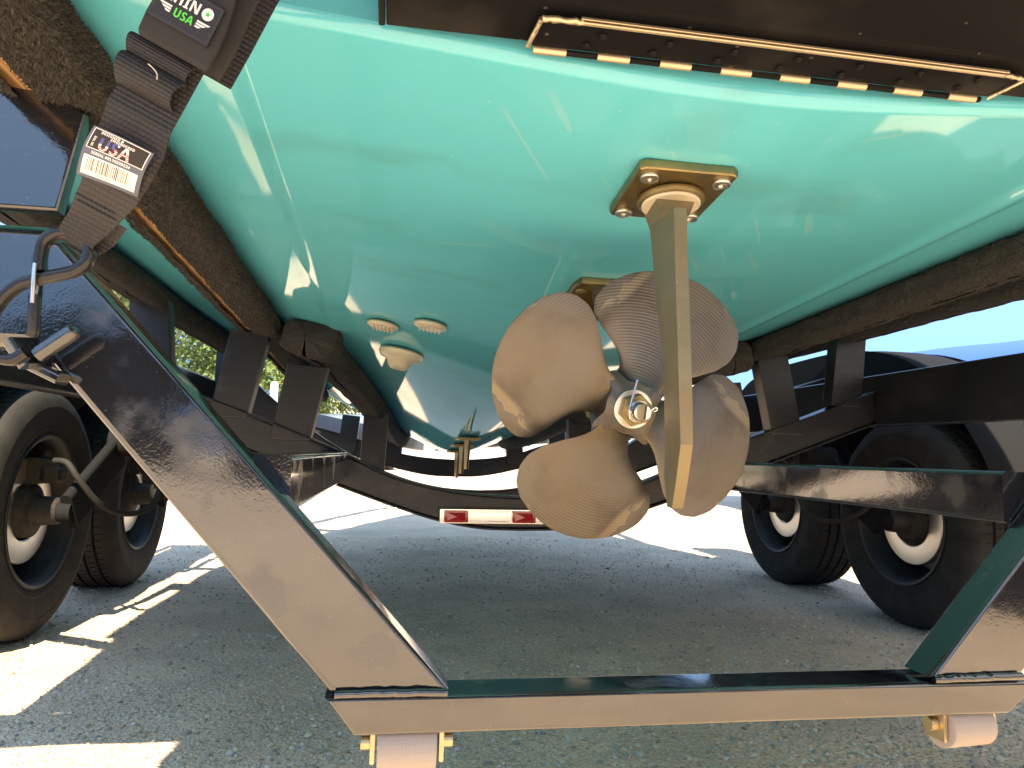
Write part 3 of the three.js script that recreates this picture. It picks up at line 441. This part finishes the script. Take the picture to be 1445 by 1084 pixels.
for (const s of [-1, 1]) {
  const main = (t) => { const z = mix(0.46, 3.5, t), th = Math.atan(slope(z)), x = 0.72; return { p: [s * (x + 0.0), hullY(x, z) - 0.034 / Math.cos(th), -z], roll: s * th }; };
  bunk(main, 0.118, 0.056, { side: s, gap: s < 0 ? 0.02 : 0.006, off: s * 0.018, bulge: 1, pile: s < 0 ? 60000 : 22000, pileZ: s < 0 ? 1.9 : 2.2, n: 220 }).userData.label = s < 0 ? 'left carpeted bunk with bare timber showing along its underside' : 'right carpeted bunk with a folded seam along its underside';
  bunk((t) => { const z = mix(0.98, 2.85, t), x = 1.0 - 0.04 * Math.max(0, t - 0.7) / 0.3, th = Math.atan(slope(z)); return { p: [s * x, hullY(x, z) - 0.036, -z], roll: s * th }; }, 0.105, 0.056, { gap: 0.006, endCarpet: true });
  bunk((t) => { const z = mix(1.93, 4.4, t), x = 0.59 - 0.27 * Math.pow(t, 0.8), th = Math.atan(slope(z)); return { p: [s * x, hullY(x, z) - 0.046, -z], roll: s * th }; }, 0.11, 0.07, { gap: 0.006, endCarpet: true, bulge: 0.7 });
  const up = (x0, x1, w, y0, y1, z, t = 0.012) => { const h = w / 2; part('bunk_bracket', [plate([[x0 - h, y0], [x0 + h, y0], [x1 + h, y1 + s * 0 + 0.004], [x1 - h, y1 - 0.004]].map(([x, y]) => [s * x, y])[s < 0 ? 'reverse' : 'slice'](), 0.05, -z, 0.004, 2)], M.frame, trailer); };
  up(0.785, 0.74, 0.098, 0.60, 0.83, 2.0); up(0.975, 0.998, 0.098, 0.69, 0.905, 2.0); up(0.625, 0.588, 0.105, 0.545, 0.745, 2.0);
  up(0.44, 0.43, 0.1, 0.40, 0.68, 3.06); up(0.76, 0.74, 0.1, 0.55, 0.80, 3.06); up(0.36, 0.35, 0.1, 0.46, 0.60, 4.3); up(0.62, 0.6, 0.1, 0.5, 0.72, 4.3);
}
// wheels, arms, brakes, fenders
function tyreGeo() {
  const R = 0.33, h = 0.1, prof = [[0.192, -0.085], [0.2, -0.093], [0.215, -0.098], [0.222, -0.1], [0.226, -0.0985], [0.25, -0.104], [0.275, -0.105], [0.277, -0.1062], [0.283, -0.105], [0.30, -0.101], [0.313, -0.094], [0.321, -0.087], [0.3265, -0.078]];
  const groov = [-0.052, -0.018, 0.018, 0.052], tread = []; for (const g of groov) tread.push([R - 0.0015 * Math.abs(g) / 0.05, g - 0.005], [R - 0.01, g - 0.0035], [R - 0.01, g + 0.0035], [R - 0.0015 * Math.abs(g) / 0.05, g + 0.005]);
  const mir = [...prof].reverse().map(([r, y]) => [r, -y]);
  const g = toCreasedNormals(lathe([...prof, [R - 0.0025, -0.074], ...tread, [R - 0.0025, 0.074], ...mir], 96), 0.5);
  const p = g.attributes.position, uv = g.attributes.uv; for (let i = 0; i < p.count; i++) { const a = Math.atan2(p.getZ(i), p.getX(i)); uv.setXY(i, uv.getX(i) * 2.08, uv.getY(i) * 0.42); }
  return g.rotateZ(Math.PI / 2);
}
const tyre = tyreGeo(); const sipes = []; for (let i = 0; i < 84; i++) for (const x of [-0.066, -0.035, 0, 0.035, 0.066]) { const a = i / 84 * Math.PI * 2 + x * 0.8, g = new THREE.BoxGeometry(0.018, 0.0016, 0.0022); g.translate(x, 0.3303, 0); g.rotateX(a); sipes.push(g); }
const sipeG = join(sipes);
function wheel(s, z) {
  const w = new THREE.Group(); w.name = 'wheel'; w.position.set(s * 1.392, 0.338, -z); w.rotation.y = s > 0 ? 0 : Math.PI; w.scale.set(1.1, 1.025, 1.025); trailer.add(w); // local -x is the inner side
  part('tyre', tyre, M.rubber, w); part('tread_sipe', sipeG, M.plasticBlack, w).userData.kind = 'stuff';
  const barrel = lathe([[0.194, -0.088], [0.203, -0.094], [0.2, -0.1], [0.19, -0.094], [0.182, -0.07], [0.18, -0.05], [0.165, -0.03], [0.163, 0.03], [0.175, 0.05], [0.185, 0.085], [0.196, 0.092]], 64).rotateZ(-Math.PI / 2).scale(1, 1, 1);
  part('rim', barrel, M.rimDark, w);
  const disc = lathe([[0.07, 0.05], [0.085, 0.032], [0.1, 0.02], [0.125, 0.026], [0.146, 0.045], [0.166, 0.03]], 64).rotateZ(-Math.PI / 2);
  part('rim_disc', disc, M.rimLight, w);
  part('hub', [lathe([[0, -0.13], [0.035, -0.13], [0.04, -0.08], [0.05, -0.075], [0.07, -0.068], [0.074, -0.03], [0.085, -0.015], [0.088, 0.03], [0, 0.04]], 40).rotateZ(-Math.PI / 2)], M.brake, w);
  part('brake_disc', [lathe([[0.078, -0.052], [0.084, -0.056], [0.136, -0.056], [0.139, -0.052], [0.139, -0.04], [0.08, -0.039]], 56).rotateZ(-Math.PI / 2)], M.rotor, w);
  part('brake_caliper', [box(-0.052, 0.105, 0.035, 0.07, 0.07, 0.12, 0.012), box(-0.1, 0.095, 0.03, 0.035, 0.045, 0.06, 0.012), cyl([-0.12, 0.09, 0.03], [-0.085, 0.09, 0.03], 0.009), cyl([-0.11, 0.11, 0.05], [-0.11, 0.14, 0.05], 0.006)], M.brake, w);
  return w;
}
for (const s of [-1, 1]) {
  for (const z of [2.2, 2.99]) {
    wheel(s, z);
    part('suspension_arm', [beam([s * 1.225, 0.335, -z - 0.0], [s * 1.20, 0.50, -z - 0.26], 0.03, 0.11, 0.014), cyl([s * 1.30, 0.335, -z], [s * 1.215, 0.335, -z], 0.028), cyl([s * 1.1, 0.53, -z - 0.26], [s * 1.22, 0.53, -z - 0.26], 0.045), box(s * 1.095, 0.60, -z - 0.26, 0.03, 0.16, 0.16, 0.006)], M.plasticBlack, trailer);
  }
    part('brake_hose', [tube([[s * 1.26, 0.475, -2.17], [s * 1.22, 0.47, -2.15], [s * 1.19, 0.43, -2.15], [s * 1.15, 0.36, -2.2], [s * 1.10, 0.325, -2.28], [s * 1.06, 0.345, -2.36], [s * 1.05, 0.42, -2.4], [s * 1.06, 0.56, -2.42]], 0.0085, false, 60, 8)], M.hoseRubber, trailer);
  // fender over both wheels: top skin with rounded ends, inner skirt above the rail
  const prof = [[-1.80, 0.38], [-1.85, 0.54], [-1.97, 0.71], [-2.12, 0.84], [-2.3, 0.91], [-2.52, 0.94], [-2.85, 0.94], [-3.1, 0.925], [-3.3, 0.875], [-3.44, 0.76], [-3.48, 0.62]];
  const pc = new THREE.CatmullRomCurve3(prof.map(([z, y]) => V(0, y, z))).getPoints(60);
  const skin = grid(12, 60, (u, v) => { const p = pc[Math.round(v * 60)], e = Math.pow(Math.abs(u * 2 - 1), 6) * 0.022; return [s * mix(1.31, 1.55, u), p.y - e, p.z]; });
  const skirt = (x, yb) => grid(60, 4, (u, v) => { const p = pc[Math.round(u * 60)]; return [s * x, Math.min(p.y - 0.003, mix(p.y - 0.003, yb, v)), p.z]; });
  part('fender', [skin, skirt(1.56, 0.46), skirt(1.306, 0.77)], M.plasticBlack, trailer);
  part('fender_brace', beam([s * 1.12, 0.63, -1.5], [s * 1.5, 0.63, -1.72], 0.04, 0.03, 0.004), M.frame, trailer); part('fender_brace', beam([s * 1.12, 0.78, -2.6], [s * 1.5, 0.9, -2.6], 0.04, 0.03, 0.004), M.frame, trailer);
}
{ // slotted tie-down lug welded to the left post
  const l = new THREE.Group(); l.name = 'tie_down_lug'; l.position.set(-0.71, 0.62, -0.815); trailer.add(l);
  part('lug_bar', [cyl([0.024, 0.017, 0.008], [-0.006, -0.008, 0.008], 0.0085, 0.0085, 16), new THREE.SphereGeometry(0.0085, 14, 10).translate(0.024, 0.017, 0.008)].map((g) => boxUV(g)), M.paint, l);
  part('lug_block', [beam([-0.026, 0.008, 0.0], [-0.008, -0.018, 0.0], 0.045, 0.011, 0.003, [0.8, 0.55, 0.25]), beam([-0.03, -0.01, -0.012], [0.012, -0.03, -0.012], 0.03, 0.012, 0.004)], M.paint, l);
}

// ---------------------------------------------------------------- tie-down strap in front of the left post
const strap = thing('tie_down_strap', 'black ratchet strap with white serial label and twisted hook, clipped to the left post', 'strap', [-0.182, 0.711, -0.5]);
strap.rotation.z = -0.456;
{
  const k = 0.000487; // one unit of the strap's own layout in metres
  const canvasMat = (w, h, draw, o = {}) => { const c = document.createElement('canvas'); c.width = w; c.height = h; const x = c.getContext('2d'); draw(x, w, h); const t = new THREE.CanvasTexture(c); t.colorSpace = THREE.SRGBColorSpace; t.anisotropy = 8; return mat({ map: t, roughness: 0.6, ...o }); };
  // ribbon along s with half width and depth profile: rows [s, z, left, right] (metres/k)
  const ribbon = (rows, th = 0.0018, n = 10) => { const R = rows.map((r) => V(r[0], r[1], 0)); const f = (d) => grid(n, rows.length - 1, (u, v) => { const r = rows[Math.round(v * (rows.length - 1))], t = mix(r[2], r[3], u); return [t * k, r[0] * k, r[1] + d, t * k, (r[4] ?? r[0]) * k]; }, false); const a = f(0), b = f(-th), sd = []; for (const e of [0, 1]) sd.push(grid(1, rows.length - 1, (u, v) => { const r = rows[Math.round(v * (rows.length - 1))], t = r[2 + e]; return [t * k, r[0] * k, r[1] - u * th, u * th, r[0] * k]; })); return join([a, b, ...sd]); };
  const fine = (rows, m) => { const o = []; for (let i = 0; i < rows.length - 1; i++) for (let j = 0; j < m; j++) { const t = j / m; o.push(rows[i].map((x, q) => mix(x, rows[i + 1][q], t * t * (3 - 2 * t)))); } o.push(rows[rows.length - 1]); return o; };
  part('webbing', [ribbon(fine([[-126, -0.098, -120, -64], [-112, -0.09, -116, -58], [-84, -0.078, -104, -38], [-38, -0.034, -68, 14], [0, -0.012, -57, 34], [30, -0.004, -55, 38], [60, 0.004, -54.5, 36], [95, 0.004, -54.5, 34], [180, 0.012, -54, 36], [420, 0.05, -52, 36]], 8)),
    ribbon(fine([[-126, -0.1, -119, -65], [-120, -0.108, -116, -62], [-96, -0.104, -106, -46], [-66, -0.078, -88, -20]], 6)), // the sewn eye's back leg
    ribbon(fine([[172, -0.02, 6, 50], [230, -0.012, 10, 54], [300, 0.0, 14, 59], [440, 0.01, 18, 63]], 10))], M.webbing, strap);
  // two bunched folds
  const fold = (s0, s1, bulge, l, r) => { const rows = []; for (let i = 0; i <= 22; i++) { const a = i / 22 * Math.PI * 1.25 - 0.35; rows.push([mix(s0, s1, 0.5 - 0.5 * Math.cos(clamp(a, 0, Math.PI))) , 0.006 + bulge * Math.sin(clamp(a, -0.2, Math.PI + 0.1)), l + 3 * Math.sin(i * 0.3), r + 2 * Math.cos(i * 0.4), s0 + i * 4.2]); } return rows; };
  part('folded_webbing', [ribbon(fold(86, 128, 0.013, -58, 26)), ribbon(fold(122, 156, 0.012, -62, 28))], M.webbing, strap);
  part('keeper_wrap', [ribbon(fine([[147, 0.024, -45, 48], [151, 0.0265, -46, 52], [175, 0.03, -46, 54], [205, 0.033, -44, 52], [240, 0.036, -42, 45], [320, 0.04, -40, 30]], 6), 0.003), ribbon(fine([[152, 0.014, 36, 58], [190, 0.022, 40, 64], [240, 0.026, 34, 60], [330, 0.03, 26, 52]], 6), 0.006)], M.cloth, strap);
  const logo = canvasMat(512, 300, (x, w, h) => {
    x.fillStyle = '#232326'; x.fillRect(0, 0, w, h); x.strokeStyle = '#3a3a3e'; x.lineWidth = 6; x.strokeRect(16, 16, w - 32, h - 32); x.setLineDash([12, 7]); x.strokeStyle = '#141416'; x.lineWidth = 3; x.strokeRect(26, 26, w - 52, h - 52); x.setLineDash([]);
    x.fillStyle = '#f2f1ec'; x.font = 'bold 116px sans-serif'; x.textAlign = 'center'; x.fillText('RHIN', 205, 132); x.beginPath(); x.arc(412, 92, 46, 0, 7); x.fill();
    x.fillStyle = '#3fbf4a'; x.beginPath(); for (let i = 0; i < 10; i++) { const r = i % 2 ? 11 : 27, a = -Math.PI / 2 + i * Math.PI / 5; x[i ? 'lineTo' : 'moveTo'](412 + r * Math.cos(a), 92 + r * Math.sin(a)); } x.fill();
    x.fillStyle = '#57d63f'; x.font = 'bold 88px sans-serif'; x.fillText('USA', 256, 222);
    x.fillStyle = '#f2f1ec'; for (const s of [-1, 1]) for (let i = 0; i < 3; i++) { x.beginPath(); x.moveTo(256 + s * 105, 160 + i * 20); x.lineTo(256 + s * (215 - i * 30), 160 + i * 20); x.lineTo(256 + s * (195 - i * 30), 174 + i * 20); x.lineTo(256 + s * 105, 174 + i * 20); x.fill(); }
  }, { roughness: 0.55 });
  const quadUV = (g) => g;
  { const g = grid(8, 8, (u, v) => [mix(-42, 43, u) * k, mix(170, 222, v) * k, mix(0.0322, 0.0372, v), u, v]); part('logo_patch', [g, ribbon([[170, 0.0318, -42, 43], [222, 0.0368, -42, 43]], 0.003)], logo, strap, 'rubber logo patch with white and green lettering'); }
  const label = canvasMat(720, 600, (x, w, h) => {
    x.fillStyle = '#565d70'; x.fillRect(0, 0, w, h);
    x.fillStyle = '#16161c'; x.fillRect(30, 14, w - 60, 255); x.strokeStyle = '#f2f1ee'; x.lineWidth = 9; x.strokeRect(34, 18, w - 68, 247);
    x.fillStyle = '#f2f1ee'; x.font = 'bold 46px sans-serif'; x.textAlign = 'left'; x.fillText('DESIGNED &', 120, 62); x.fillText('ENGINEERED', 250, 100); x.save(); x.translate(100, 240); x.rotate(-Math.PI / 2); x.font = 'bold 40px sans-serif'; x.fillText('IN THE', 0, 0); x.restore();
    x.save(); x.font = 'bold 205px sans-serif'; x.fillStyle = '#f2f1ee'; x.fillText('USA', 140, 252); x.globalCompositeOperation = 'source-atop'; x.restore();
    x.save(); x.beginPath(); x.rect(140, 205, 540, 12); x.rect(140, 229, 540, 12); x.clip(); x.font = 'bold 205px sans-serif'; x.fillStyle = '#d2304c'; x.fillText('USA', 140, 252); x.restore();
    x.save(); x.beginPath(); x.rect(140, 100, 220, 82); x.clip(); x.font = 'bold 205px sans-serif'; x.fillStyle = '#4a4f9a'; x.fillText('USA', 140, 252); x.restore();
    x.save(); x.beginPath(); x.rect(300, 180, 400, 14); x.clip(); x.font = 'bold 205px sans-serif'; x.fillStyle = '#d2304c'; x.fillText('USA', 140, 252); x.restore();
    x.fillStyle = '#f2f1ee'; x.font = 'bold 47px sans-serif'; x.fillText('SERIAL #EL19230224', 110, 325);
    x.fillStyle = '#f3f2ee'; x.fillRect(40, 350, w - 90, 215); x.fillStyle = '#15151a'; let b = 95; let q = 3; while (b < w - 120) { q = (q * 73 + 41) % 101; const bw = 3 + q % 4 * 3; x.fillRect(b, 368, bw, 150); b += bw + 4 + (q * 7 % 4) * 3; }
    x.font = '34px sans-serif'; x.fillText('4', 58, 552); x.fillText('00000 00000', 210, 555); x.fillText('4', 622, 552);
  }, { roughness: 0.45 });
  { const zs = (v) => mix(-0.0262, 0.0045, v) + 0.004 * Math.sin(v * Math.PI); const g = grid(8, 10, (u, v) => { const l = mix(-68, -52, v), r = mix(18, 32, v), sl = mix(-42, 20, v), sr = mix(-30, 25, v); return [mix(l, r, u) * k, mix(sl, sr, u) * k, zs(v) - 0.002 * Math.pow(u * 2 - 1, 2) + 0.0025 * (1 - v), u, v]; }); part('serial_label', g, label, strap, 'white and grey woven label with USA lettering and barcode'); }
  part('stitching', (() => { const r = []; for (let j = 0; j < 2; j++) for (let i = 0; i < 9; i++) r.push(box((-82 + i * 7) * k, (-60 - j * 7) * k, -0.054 - j * 0.006, 0.0026, 0.0008, 0.0012, 0.0003)); return r; })(), M.hook, strap);
  { const sb = tube([[-16, 118, 0], [-8, 116, 0], [0, 112, 0], [4, 105, 0]].map(([a, b]) => [a * k, b * k, 0.0225]), 0.0004, false, 12, 5); part('straw_bit', sb, M.ivory, strap); }
  // flat-bar hook bent into two loops, with a sprung gate
  const hk = new THREE.Group(); hk.name = 'twisted_hook'; hk.rotation.z = 0.456; hk.position.set(0, 0, 0); strap.add(hk);
  const q = (x, y, z = 0) => [(x - 110) * 0.00056 - 0.064 + (x < 110 ? (x - 110) * -0.00009 : 0), (345 - y) * 0.00059 - 0.034, -0.098 + z];
  const flat = (pts, w, t, n = 90) => { const c = new THREE.CatmullRomCurve3(pts.map((p) => V(...p)), false, 'centripetal'), sh = rrShape(t, w, Math.min(t, w) * 0.42).getSpacedPoints(20); return mergeVertices(grid(20, n, (u, v) => { const p = c.getPointAt(v), d = c.getTangentAt(v), z = V(0, 0, 1), x = d.clone().cross(z).normalize(), y = x.clone().cross(d).normalize(), s = sh[Math.round(u * 20) % 20]; const o = p.addScaledVector(x, s.x).addScaledVector(y, s.y); return [o.x, o.y, o.z, u * 0.04, v * 0.3]; })); };
  part('hook_bar', [flat([q(58, 384), q(56, 366), q(60, 346), q(76, 334), q(96, 331), q(114, 336), q(125, 350), q(125, 366), q(112, 380), q(88, 387), q(54, 395), q(26, 405), q(4, 425), q(-10, 452), q(-8, 480), q(8, 497), q(30, 500), q(48, 490)], 0.012, 0.0088)], M.hook, hk);
  part('gate_wire', [tube([q(57, 377, 0.008), q(58, 400, 0.009), q(58, 428, 0.008)], 0.0016, false, 16, 8), tube([q(52, 398, -0.004), q(52, 428, 0)], 0.0014, false, 8, 6)], M.steel, hk);
  part('gate_block', [flat([q(55, 416, 0.002), q(56, 440, 0.002), q(56, 462, 0.001), q(53, 468, 0)], 0.009, 0.0075, 20)], M.hook, hk);
}

// ---------------------------------------------------------------- beyond the trailer
function tree(x, z, h, r, n, leaf, label, tone, low = 0.03, through = 0.35) {
  const t = thing('tree', label, 'tree', [x, 0, z], 0);
  const limbs = [cyl([0, 0, 0], [0.05 * h, h * 0.35, 0], 0.035 * h, 0.024 * h, 10)], tips = [];
  for (let i = 0; i < 9; i++) { const a = i * 2.4, e = rr(0.5, 1), b = [Math.cos(a) * r * 0.6 * e, h * rr(0.45, 0.85), Math.sin(a) * r * 0.6 * e]; limbs.push(cyl([0.045 * h, h * rr(0.2, 0.34), 0], b, 0.015 * h, 0.004 * h, 6)); }
  part('trunk', limbs, mat({ roughness: 0.95, color: C(0.09, 0.07, 0.05) }), t);
  const blobs = []; for (let i = 0; i < 26; i++) { const a = rr(0, 6.28), q = Math.sqrt(rnd()); const y = rr(low, 0.95); blobs.push([Math.cos(a) * r * q * Math.sin(Math.PI * clamp(0.2 + y * 0.72)), y * h, Math.sin(a) * r * q * Math.sin(Math.PI * clamp(0.2 + y * 0.72)), rr(0.2, 0.42) * r]); }
  const pos = [], col = []; const u = V(), w = V(), c = new THREE.Color();
  for (let i = 0; i < n; i++) {
    const b = blobs[Math.floor(rnd() * blobs.length)], d = V(rr(-1, 1), rr(-1, 1), rr(-1, 1)).normalize().multiplyScalar(b[3] * Math.pow(rnd(), 0.4)); const p = V(b[0] + d.x, Math.max(0.1, b[1] + d.y * 0.8), b[2] + d.z);
    u.set(rr(-1, 1), rr(-1, 1), rr(-1, 1)).normalize(); w.set(rr(-1, 1), rr(-1, 1), rr(-1, 1)).cross(u).normalize(); const L = leaf * rr(0.6, 1.3), W = L * 0.5;
    const q = [p.clone().addScaledVector(u, -L / 2), p.clone().addScaledVector(w, W / 2), p.clone().addScaledVector(u, L / 2), p.clone().addScaledVector(w, -W / 2)];
    for (const j of [0, 1, 2, 0, 2, 3]) pos.push(q[j].x, q[j].y, q[j].z); const kk = rr(0.7, 1.35); for (let j = 0; j < 6; j++) col.push(tone[0] * kk, tone[1] * kk, tone[2] * kk);
  }
  const g = new THREE.BufferGeometry(); g.setAttribute('position', new THREE.Float32BufferAttribute(pos, 3)); g.setAttribute('color', new THREE.Float32BufferAttribute(col, 3)); g.computeVertexNormals();
  part('crown', g, mat({ vertexColors: true, roughness: 0.7, transmission: through, thickness: 0 }), t); return t;
}
tree(-6.2, -17, 5.2, 2.6, 16000, 0.16, 'leafy pale green tree, leftmost in the gap beside the left post', [0.10, 0.15, 0.035]);
tree(-4.4, -21, 4.4, 2.3, 16000, 0.16, 'bright green bushy tree behind the white post', [0.13, 0.19, 0.03]);
tree(-3.0, -22, 4.2, 2.1, 16000, 0.15, 'sunlit yellow green tree between the marker post and the shed', [0.16, 0.21, 0.035]);
tree(-9.8, -24, 6.5, 3.2, 7000, 0.2, 'taller green tree farther back at the far left', [0.09, 0.14, 0.035]);
{ const p = thing('marker_post', 'white round-topped marker post standing before the bright green tree', 'post', [-2.78, 0, -17.6]); part('post_shaft', [lathe([[0, 0], [0.09, 0], [0.09, 1.95], [0.08, 2.02], [0.04, 2.05], [0, 2.055]], 20)], M.white, p); part('post_foot', [box(0, 0.06, 0, 0.35, 0.12, 0.35, 0.02)], M.white, p); }
{ // corrugated metal shed
  const b = thing('metal_shed', 'long white corrugated metal shed behind the parked car', 'building', [4.6, 0, -28]);
  const W = 15, H = 4.6; const sheet = mat({ roughness: 0.5, color: C(0.36, 0.38, 0.39) });
  part('wall', [box(0, H / 2, -3, W, H, 5.9, 0.01)], sheet, b);
  const rib = plate([[-0.05, 0], [0.05, 0], [0.05, H - 0.02], [-0.05, H - 0.02]], 0.05, 0.05, 0.015, 1); for (let i = 0; i < 70; i++) { const o = part('wall_rib', rib, sheet, b); o.position.set(-7.35 + i * 0.213, 0.01, -0.045); }
  const roof = plate([[-W / 2 - 0.2, 0], [W / 2 + 0.2, 0], [W / 2 + 0.2, 0.12], [-W / 2 - 0.2, 0.12]], 6.4, 0.25, 0.01); roof.translate(0, H + 0.003, 0); part('roof', roof, mat({ roughness: 0.5, color: C(0.5, 0.5, 0.5) }), b);
}
function car(name, label, pos, turn, color) {
  const t = thing(name, label, 'car', pos, turn);
  const side = new THREE.Shape(); side.moveTo(-2.2, 0.3); side.lineTo(-2.22, 0.75); side.quadraticCurveTo(-2.15, 0.92, -1.7, 0.96); side.quadraticCurveTo(-1.2, 1.4, -0.6, 1.43); side.quadraticCurveTo(0.4, 1.45, 0.7, 1.25); side.lineTo(1.15, 0.97); side.quadraticCurveTo(2.1, 0.9, 2.2, 0.65); side.lineTo(2.2, 0.3);
  const bg = new THREE.ExtrudeGeometry(side, { depth: 1.5, bevelEnabled: true, bevelSize: 0.1, bevelThickness: 0.13, bevelOffset: -0.1, bevelSegments: 4, curveSegments: 14 }); bg.translate(0, 0, -0.75);
  part('body', toCreasedNormals(bg, 0.6), mat({ roughness: 0.3, clearcoat: 1, color: color, metalness: 0.2 }), t);
  const win = new THREE.Shape(); win.moveTo(-1.45, 1.0); win.quadraticCurveTo(-1.1, 1.34, -0.6, 1.36); win.quadraticCurveTo(0.3, 1.38, 0.6, 1.2); win.lineTo(0.9, 1.0); 
  for (const s of [-1, 1]) { const g = new THREE.ExtrudeGeometry(win, { depth: 0.02, bevelEnabled: false }); g.translate(0, 0, s > 0 ? 0.875 : -0.895); part('side_window', boxUV(g), M.plasticBlack, t); }
  const rw = plate([[-0.62, 0], [0.62, 0], [0.52, 0.52], [-0.52, 0.52]], 0.02, 0.01, 0.004); rw.rotateX(-0.83); rw.rotateY(-Math.PI / 2); rw.translate(-1.66, 0.995, 0); part('rear_window', rw, M.plasticBlack, t);
  for (const s of [-1, 1]) part('tail_lamp', [box(-2.2, 0.8, s * 0.62, 0.06, 0.13, 0.32, 0.02)], M.redLens, t);
  for (const x of [-1.35, 1.35]) for (const s of [-1, 1]) { const w = part('wheel', tyre, M.rubber, t); w.rotation.y = Math.PI / 2; w.position.set(x, 0.33, s * 0.8); const r = part('rim', [lathe([[0, 0.09], [0.06, 0.1], [0.19, 0.08], [0.195, -0.08]], 32).rotateX(s * Math.PI / 2)], M.steel, w); r.rotation.y = -Math.PI / 2; }
  part('bumper', [box(-2.25, 0.5, 0, 0.1, 0.22, 1.6, 0.04)], M.plasticBlack, t);
}
car('parked_car', 'grey blue parked car with red tail lamp before the white shed', [-1.3, 0, -19.0], -1.9, C(0.22, 0.27, 0.36));
{ // enclosed trailer standing just right of the frame, whose shade lies on the ground beside the right wheels
  const b = thing('cargo_trailer', 'white enclosed box trailer parked right of the boat trailer, outside the view', 'trailer', [3.15, 0, 0.2], 0);
  part('box_body', [beam([0, 1.55, 2.2], [0, 1.55, -1.85], 2.1, 2.0, 0.06)], M.white, b);
  part('chassis', [box(0, 0.47, 0.2, 1.7, 0.12, 3.9, 0.01)], M.frame, b);
  for (const s of [-1, 1]) for (const z of [0.0, 0.75]) { const w = part('wheel', tyre, M.rubber, b); w.position.set(s * 0.9, 0.33, z); }
  for (const s of [-1, 1]) part('door_panel', box(s * 0.5, 1.55, 2.2, 0.9, 1.8, 0.03, 0.01), M.white, b);
}
{ // neighbouring covered boat on the right
  const b = thing('covered_boat', 'boat under a blue canvas cover parked beyond the right fender', 'boat', [4.6, 0, -5.6], 0);
  const hb = grid(30, 40, (u, v) => { const z = mix(2.6, -3.2, v), w = 1.15 * Math.sqrt(clamp(1 - Math.pow(clamp((v - 0.35) / 0.66), 2.2))) + 0.01, t = u * 2 - 1, a = Math.abs(t); return [Math.sign(t) * w * (a < 0.6 ? a / 0.6 * 0.85 : mix(0.85, 1, (a - 0.6) / 0.4)), a < 0.6 ? 0.5 + 0.14 * a / 0.6 + 0.3 * v * v : mix(0.64 + 0.3 * v * v, 1.12, (a - 0.6) / 0.4), z]; });
  part('hull', hb, mat({ roughness: 0.25, color: C(0.02, 0.05, 0.16) }), b);
  const cv = grid(30, 40, (u, v) => { const z = mix(2.62, -3.22, v), w = 1.17 * Math.sqrt(clamp(1 - Math.pow(clamp((v - 0.35) / 0.66), 2.2))) + 0.02, t = u * 2 - 1; return [t * w, 1.12 + 0.33 * Math.pow(Math.cos(t * Math.PI / 2), 0.6) * Math.sin(Math.PI * clamp(0.12 + v * 0.8)) + 0.03 * vn(u * 9, v * 14, 64, 3), z]; });
  part('cover', cv, mat({ roughness: 0.8, color: C(0.03, 0.09, 0.42) }), b);
  part('stand', [box(0, 0.25, 1.2, 1.4, 0.5, 0.12), box(0, 0.27, -0.8, 1.3, 0.54, 0.12)], M.frame, b);
}
{ // ring-shaped handwheel lying out on the sand
  const h = thing('handwheel', 'grey metal ring with a spoke standing on the sunlit sand', 'wheel', [0.02, 0.115, -6.6]);
  part('ring', boxUV(new THREE.TorusGeometry(0.1, 0.012, 10, 40)), M.steel, h); part('spoke', [cyl([0, -0.1, 0], [0, 0.1, 0], 0.008)], M.steel, h);
}
// trees and a hedge behind the camera, mirrored in the glossy paint
[[-6.4, 15, 3.3, 2.0], [-3.2, 15, 4.2, 2.5], [1.2, 16, 5.0, 3.0], [5.5, 15, 4.5, 2.8], [9.5, 17, 5.2, 3.2]].forEach(([x, z, h, r], i) => tree(x, z, h, r, 5500, 0.34, ['low dark tree at the end of the row behind the viewer', 'second dark tree in the row behind the viewer, beside the low one', 'broad dark tree in the middle of the row behind the viewer', 'dark tree behind the viewer between the broad one and the tallest', 'tallest dark tree in the row behind the viewer'][i], [0.012, 0.018, 0.008], 0.03, 0.08).userData.group = 'trees behind the viewer');

renderer.render(scene, camera);
